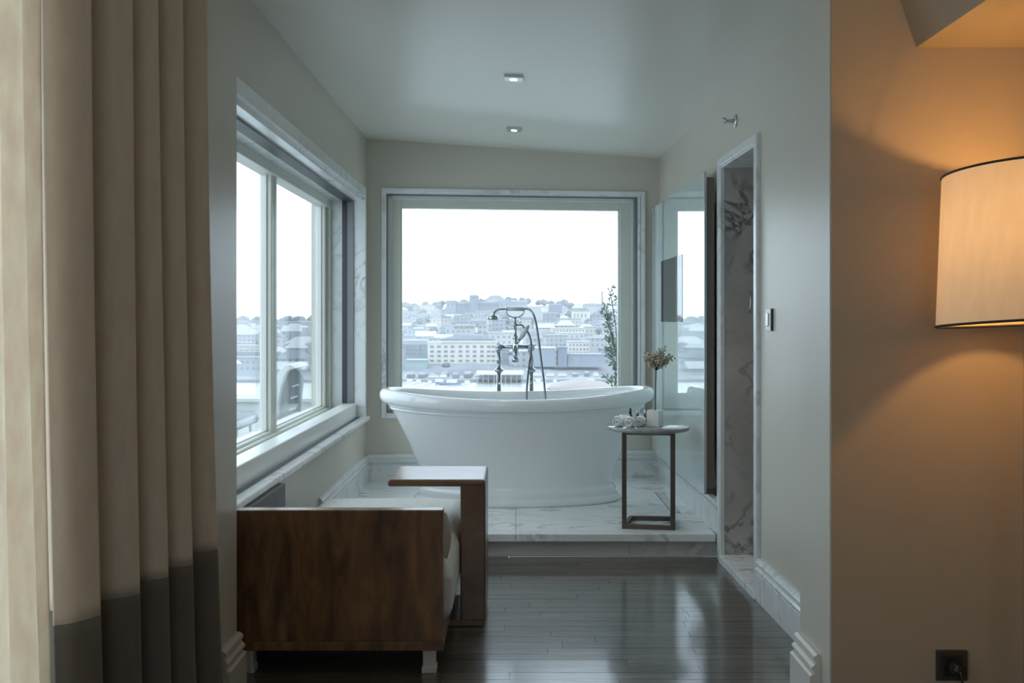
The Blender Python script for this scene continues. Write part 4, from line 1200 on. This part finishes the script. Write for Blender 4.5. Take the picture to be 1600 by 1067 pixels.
block(862, 915, 512, 520, 700, 'long colonnaded white terrace building below the ridge', 'white_render', 'snow', wins=[(uu, 516.5, 1.8, 3.0) for uu in range(866, 914, 5)])
block(791, 851, 479, 501, 930, 'broad blank pale wall of a building below the ridge', 'pale_render', 'pale_render')
block(846, 857, 479, 487, 905, 'tiny bright white cube house below the ridge', 'white_render', 'white_render', depth=6)
block(858, 878, 475, 490, 940, 'dark grey block beside the bright white cube house', 'slate_render', 'snow')
block(849, 870, 488, 503, 850, 'dark slate-blue apartment house with a snowy roof mid-slope', 'facade_slate', 'snow', wins=[(uu, vv, 1.8, 1.8) for vv in (493, 497.5) for uu in (852, 856, 860, 864, 868)])
block(894, 922, 485, 503, 860, 'white villa with tall dark gaps mid-slope', 'white_render', 'roof_grey', wins=[(uu, 493, 2, 6) for uu in (898, 903, 909, 915)])
block(926, 957, 484, 500, 872, 'wide dark-roofed house below the chimney', 'facade_blue', 'roof_slate', 'hip')
block(912, 952, 474, 481, 950, 'snow-roofed long house at the foot of the chimney', 'facade_grey', 'snow')
ch = thing('factory_chimney', 'thin tall chimney standing up from the ridge', 'chimney', (far(941, 470, 985)[0], 985, 8))
cx_ = ch.location.x
MB().lathe([(1.0, 0), (0.75, far(941, 457, 985)[1] - 8)], (cx_, 985, 8), 12).build('stack', 'roof_slate', ch)
MB().lathe([(1.1, 0), (1.1, 1.2)], (cx_, 985, far(941, 457, 985)[1]), 12).build('cap', 'roof_grey', ch)
# palace on the ridge
pz = far(750, 490, 1040)[1]
pa_ = thing('ridge_palace', 'long palace with a square hat-roofed tower on the ridge', 'building', (far(745, 480, 1040)[0], 1046, pz))
TAKEN.append((690, 830, 1040)); FOOT.append((-80, 14, 1036, 1056))
def pal(nm, u0, u1, v0, v1, wall, roof, hat=2.0, dy=0):
    Y = 1040 + dy
    x0, z1 = far(u0, v0, Y); x1, _ = far(u1, v1, Y)
    wobj = MB().box(x0, x1, Y, Y + 12, pz, z1 - hat).build(nm, wall, pa_)
    MB().add([(x0 - .8, Y - .8, z1 - hat), (x1 + .8, Y - .8, z1 - hat), (x1 + .8, Y + 12.8, z1 - hat), (x0 - .8, Y + 12.8, z1 - hat), (x0 + 1.2, Y + 4, z1), (x1 - 1.2, Y + 4, z1), (x1 - 1.2, Y + 8, z1), (x0 + 1.2, Y + 8, z1)],
             [(3, 2, 1, 0), (4, 5, 6, 7), (0, 1, 5, 4), (1, 2, 6, 5), (2, 3, 7, 6), (3, 0, 4, 7)]).build('roof', roof, wobj)
    return wobj
pal('tower', 733.5, 747.5, 460.5, 492, 'slate_render', 'roof_slate', 1.5, -3)
pal('wing', 711, 735, 471, 492, 'slate_render', 'roof_slate', 2.2)
pal('wing', 747, 781, 470, 492, 'slate_render', 'roof_slate', 2.6)
pal('pavilion', 697, 712, 469, 492, 'blue_render', 'roof_slate', 1.2, -2)
pal('pavilion', 780, 796, 467.5, 492, 'blue_render', 'roof_slate', 1.2, -2)
pal('wing', 795, 824, 469, 492, 'blue_render', 'roof_grey', 1.6)
for uu in (715, 719, 723, 727, 731, 751, 755, 759, 763, 767, 771, 775, 779): add_window(pa_, far(uu, 477, 1040)[0], 1040, far(uu, 477, 1040)[1], 1.4, 3.0, 'far_glass_dark')
for uu in (701, 707, 784, 792): add_window(pa_, far(uu, 476, 1038)[0], 1038, far(uu, 476, 1038)[1], 1.7, 2.6, 'far_glass_dark')
for uu, vv in ((736, 474), (740.5, 474), (745, 474), (736, 484), (740.5, 484), (745, 484)): add_window(pa_, far(uu, vv, 1038)[0], 1038, far(uu, vv, 1038)[1], 1.9, 4.0, 'far_glass_dark')
block(760, 788, 461, 478, 1075, 'hat-roofed house rising behind the palace', 'white_render', 'roof_slate', 'hip')

# white flat-roofed pavilion on posts at the quay
pv = thing('quay_pavilion', 'white flat-roofed open pavilion on posts at the water behind the faucet', 'pavilion', (far(780, 590, 436)[0], 440, -28.2))
x0, zt = far(744, 581.5, 434); x1, _ = far(818, 581.5, 434)
MB().box(x0, x1, 432, 448, zt - 1.1, zt).build('roof', 'boat_white', pv)
MB().box(x0 + 1, x1 - 1, 440, 446, -28.1, zt - 1.1).build('wall', 'blue_render', pv)
for k in range(9):
    px_ = x0 + 0.6 + (x1 - x0 - 1.2) * k / 8
    MB().box(px_ - 0.2, px_ + 0.2, 433, 433.4, -28.2, zt - 1.1).build('post', 'roof_grey', pv)

# boats along the quay
bl = [(641, 'white motorboat moored at the left end of the quay', 1.0, 'boat_white'), (655, 'white boat second along the quay, below the teal shed', 0.8, 'boat_white'), (672, 'small white boat in front of the cream block corner', 0.7, 'boat_white'),
      (688, 'long dark blue barge in front of the cream block', 1.5, 'boat_blue'), (708, 'dark blue ferry in front of the cream block', 1.9, 'boat_blue'), (731, 'small white launch moored between ferry and pavilion', 0.9, 'boat_white'),
      (842, 'white cabin boat moored below the pale warehouse', 0.9, 'boat_white'), (868, 'small white dinghy below the dark slab', 0.7, 'boat_white'), (897, 'white yacht beside the earth bank', 1.0, 'boat_white'), (925, 'white boat moored closest to the shrub', 1.2, 'boat_white')]
for i_, (uu, lab, sc_f, mt) in enumerate(bl):
    Yb = 428 - (i_ % 3) * 5
    xb = far(uu, 580, Yb)[0]; L_ = 6.0 * sc_f
    t = thing('moored_boat', lab, 'boat', (xb, Yb, -28.2), 'boats moored along the quay')
    MB().add([(xb - L_ / 2, Yb - 1, -28.3), (xb + L_ * .4, Yb - 1, -28.3), (xb + L_ * .4, Yb + 1, -28.3), (xb - L_ / 2, Yb + 1, -28.3),
              (xb - L_ / 2 - .2, Yb - 1.3, -27.2), (xb + L_ * .6, Yb, -26.9), (xb + L_ * .6, Yb + .2, -26.9), (xb - L_ / 2 - .2, Yb + 1.3, -27.2)],
             [(3, 2, 1, 0), (4, 5, 6, 7), (0, 1, 5, 4), (1, 2, 6, 5), (2, 3, 7, 6), (3, 0, 4, 7)]).build('hull', mt, t)
    MB().box(xb - L_ * .25, xb + L_ * .15, Yb - .8, Yb + .8, -27.2, -25.9).build('cabin', 'boat_white', t)

# vans parked along the quay
def ordinal_word(n): return ['first', 'second', 'third', 'fourth', 'fifth', 'sixth', 'seventh', 'eighth', 'ninth', 'tenth', 'eleventh', 'twelfth', 'thirteenth', 'fourteenth', 'fifteenth', 'sixteenth', 'seventeenth', 'eighteenth', 'nineteenth', 'twentieth'][n]
rv = random.Random(3)
for row, (Yv, u_a, u_b) in enumerate(((462, 634, 742), (451, 636, 738), (463, 832, 940))):
    where = ('in the back row before the cream block', 'in the front row before the cream block', 'below the pale warehouse')[row]
    uv, kv = u_a, 0
    while uv < u_b and kv < 20:
        mt, cn = rv.choice((('boat_white', 'white'), ('boat_white', 'white'), ('boat_blue', 'dark blue'), ('roof_slate', 'slate')))
        xv = far(uv, 580, Yv)[0]; Lv = rv.uniform(2.6, 4.6); hv = rv.uniform(1.5, 2.6)
        t = thing('parked_van', f'{cn} van, {ordinal_word(kv)} from the left {where}', 'van', (xv, Yv, -26.9), 'vans parked on the quay')
        MB().box(xv, xv + Lv, Yv - 1, Yv + 1, -26.6, -26.6 + hv * 0.6).build('body', mt, t)
        MB().box(xv + 0.3, xv + Lv * 0.8, Yv - 0.9, Yv + 0.9, -26.6 + hv * 0.6, -26.6 + hv).build('cabin', 'snow', t)
        MB().box(xv + 0.2, xv + Lv - 0.2, Yv - 0.8, Yv + 0.8, -26.95, -26.6).build('wheels', 'far_glass_dark', t)
        uv += (Lv + rv.uniform(0.6, 3.0)) / Yv * 1500; kv += 1

# the rest of the town, row behind row up the hill
UNITS = ['', 'first', 'second', 'third', 'fourth', 'fifth', 'sixth', 'seventh', 'eighth', 'ninth', 'tenth', 'eleventh', 'twelfth', 'thirteenth', 'fourteenth', 'fifteenth', 'sixteenth', 'seventeenth', 'eighteenth', 'nineteenth']
def ordinal(n):
    if n < 20: return UNITS[n]
    t = ['twent', 'thirt', 'fort', 'fift', 'sixt', 'sevent'][n // 10 - 2]
    return t + 'ieth' if n % 10 == 0 else t + 'y-' + UNITS[n % 10]
ORD = [ordinal(n) for n in range(1, 70)]
rng = random.Random(21)
WALLS = [('facade_white', 'white'), ('facade_grey', 'pale grey'), ('facade_blue', 'blue-grey'), ('facade_cream', 'cream'), ('facade_slate', 'slate-grey'), ('facade_grey', 'pale grey')]
ROOFS = [('snow', 'flat', 'snowy flat-roofed'), ('snow', 'hip', 'snowy hip-roofed'), ('roof_slate', 'hip', 'dark-roofed'), ('roof_grey', 'flat', 'grey flat-roofed'), ('snow', 'gable', 'snowy gabled'), ('snow', 'flat', 'snowy flat-roofed')]
SEEN_LABELS = set()
for ri, Y in enumerate((488, 532, 568, 602, 636, 670, 704, 738, 774, 810, 848, 886, 926, 968, 1085)):
    u = 352 + rng.uniform(0, 14); k = 0
    while u < 985:
        wm = rng.uniform(7.5, 17) if u > 600 else rng.uniform(12, 24)
        du = wm / Y * 1500
        u1 = u + du
        if not (Y < 500 and u1 > 600) and not any(a_ - 3 < u1 and u < b_ + 3 and abs(Y - Yh) < 26 for a_, b_, Yh in TAKEN if True):
            x_mid = (u + du / 2 - 806) / 1500 * Y
            yy = Y + rng.uniform(-7, 7)
            g0 = ground(x_mid, yy + 6)
            h = rng.uniform(5.0, 9.0)
            if Y > 940: h = rng.uniform(3.5, 6.0)
            vtop = 497 - (g0 + h - 1.3) / yy * 1500
            vbot = 497 - (g0 - 3 - 1.3) / yy * 1500
            wmat, wname = rng.choice(WALLS); rmat, st, rname = rng.choice(ROOFS)
            lab = f'{rname} {wname} house, {ORD[k]} from the left in hillside row {ORD[ri]} above the water'
            n0 = len(TAKEN); dp = rng.uniform(9, 15)
            if not clear_of((u - 806) / 1500 * yy - 0.9, (u1 - 806) / 1500 * yy + 0.9, yy - 0.9, yy + dp + 0.9):
                u = u1 + 3; continue
            block(u, u1, vtop, vbot, yy, lab, wmat, rmat, st, depth=dp, cat='house', name='hillside_house', group='houses on the far hillside')
            del TAKEN[n0:]
            k += 1
        u = u1 + rng.uniform(0.5, 7)

# trees
TM = []
for s_ in range(4):
    r_ = random.Random(40 + s_); q = MB()
    bmt = bmesh.new(); bmesh.ops.create_icosphere(bmt, subdivisions=2, radius=1.0)
    for v_ in bmt.verts:
        f = 1 + r_.uniform(-0.22, 0.22); v_.co = Vector((v_.co.x * f, v_.co.y * f, v_.co.z * f * 0.9))
    me_ = bpy.data.meshes.new('crown'); bmt.to_mesh(me_); bmt.free(); me_.materials.append(MATS['far_trees']); TM.append(me_)
tk = bpy.data.meshes.new('trunk'); q = MB().lathe([(0.22, -2.2), (0.15, 0)], (0, 0, 0), 6); tk.from_pydata(q.v, [], q.f); tk.materials.append(MATS['bark'])
TREES = {}
def tree(u, v, Y, r, zone):
    x_, z_ = far(u, v, Y)
    sx_, sy_ = r * rng.uniform(1.0, 1.5), r * 1.1
    box_ = (x_ - sx_ * 1.25, x_ + sx_ * 1.25, Y - sy_ * 1.25, Y + sy_ * 1.25)
    if not clear_of(*box_): return False
    FOOT.append(box_)
    TREES.setdefault(zone, []).append((u, x_, Y, z_, r, sx_, sy_))
    return True
def grow():
    for zone, lst in TREES.items():
        for i_, (u, x_, Y, z_, r, sx_, sy_) in enumerate(sorted(lst)):
            t = bpy.data.objects.new('hillside_tree', None); COL.objects.link(t)
            zc = z_ - r; zg = min(ground(x_, Y) - 1.4, zc - r * 1.2); t.location = (x_, Y, zg)
            size = 'broad' if sx_ / r > 1.25 else 'narrow'
            tag(t, f'{size} hazy tree, {ORD[i_]} from the left {zone}', 'tree', 'trees on the far hillside')
            c_o = bpy.data.objects.new('crown', rng.choice(TM)); COL.objects.link(c_o); c_o.parent = t; c_o.location = (0, 0, zc - zg); c_o.scale = (sx_, sy_, r)
            t_o = bpy.data.objects.new('trunk', tk); COL.objects.link(t_o); t_o.parent = t; t_o.location = (0, 0, zc - zg); t_o.scale = (1.4, 1.4, (zc - zg) / 2.2)
for k in range(60):                        # wooded ridge
    u = 630 + (k * 23 % 60) * 5.6 + rng.uniform(-2, 2)
    v = 472 - 8 * math.exp(-((u - 800) / 90) ** 2) + rng.uniform(-3, 2) + (3 if u > 890 else 0)
    if len(TREES.get('along the wooded ridge', ())) < 40: tree(u, v + 1.5, 1098 + 13 * (k % 4), rng.uniform(3.0, 4.8), 'along the wooded ridge')
for k in range(40):                        # grove left of the palace
    if len(TREES.get('in the grove beside the palace', ())) < 24: tree(634 + rng.uniform(0, 62), rng.uniform(472, 490), rng.uniform(975, 1035), rng.uniform(2.6, 4.2), 'in the grove beside the palace')
for k in range(60):
    if len(TREES.get('among the mid-slope houses', ())) >= 24: break
    u = rng.uniform(640, 955); Y = rng.uniform(700, 960); x_ = (u - 806) / 1500 * Y
    g0 = ground(x_, Y); r_ = rng.uniform(2.2, 3.6)
    tree(u, 497 - (g0 + r_ * 2.4 - 1.3) / Y * 1500, Y, r_, 'among the mid-slope houses')
for k in range(50):                        # ridge seen through the side window
    if len(TREES.get('on the ridge seen through the side window', ())) >= 26: break
    u = 374 + k * 2.7 + rng.uniform(-1, 1); Y = 1100 + 13 * (k % 4); x_ = (u - 806) / 1500 * Y; r_ = rng.uniform(2.8, 5)
    tree(u, 497 - (ground(x_, 1095) + r_ * 2.0 - 1.3) / Y * 1500, Y, r_, 'on the ridge seen through the side window')
for uu, vv, rr_ in ((675, 568, 2.2), (697, 566, 2.6), (742, 571, 1.9)):
    tree(uu, vv, 506, rr_, 'of three before the cream office block')
grow()

# winter haze over the bay and the hill
hz = bpy.data.materials.new('winter_haze'); hz.use_nodes = True
hn, hl = hz.node_tree.nodes, hz.node_tree.links
hn.remove(hn['Principled BSDF'])
vs_ = hn.new('ShaderNodeVolumeScatter'); vs_.inputs['Color'].default_value = (1.0, 0.97, 0.94, 1); vs_.inputs['Density'].default_value = 0.00030; vs_.inputs['Anisotropy'].default_value = 0.2
hl.new(vs_.outputs[0], hn['Material Output'].inputs['Volume'])
MATS['winter_haze'] = hz
hb = MB().box(-520, 420, 90, 1250, -34, 160).build('outside_haze', 'winter_haze', loc=(0, 600, -34))
hb['kind'] = 'stuff'; hb['label'] = 'thin winter haze over the bay and hillside'; hb['category'] = 'haze'
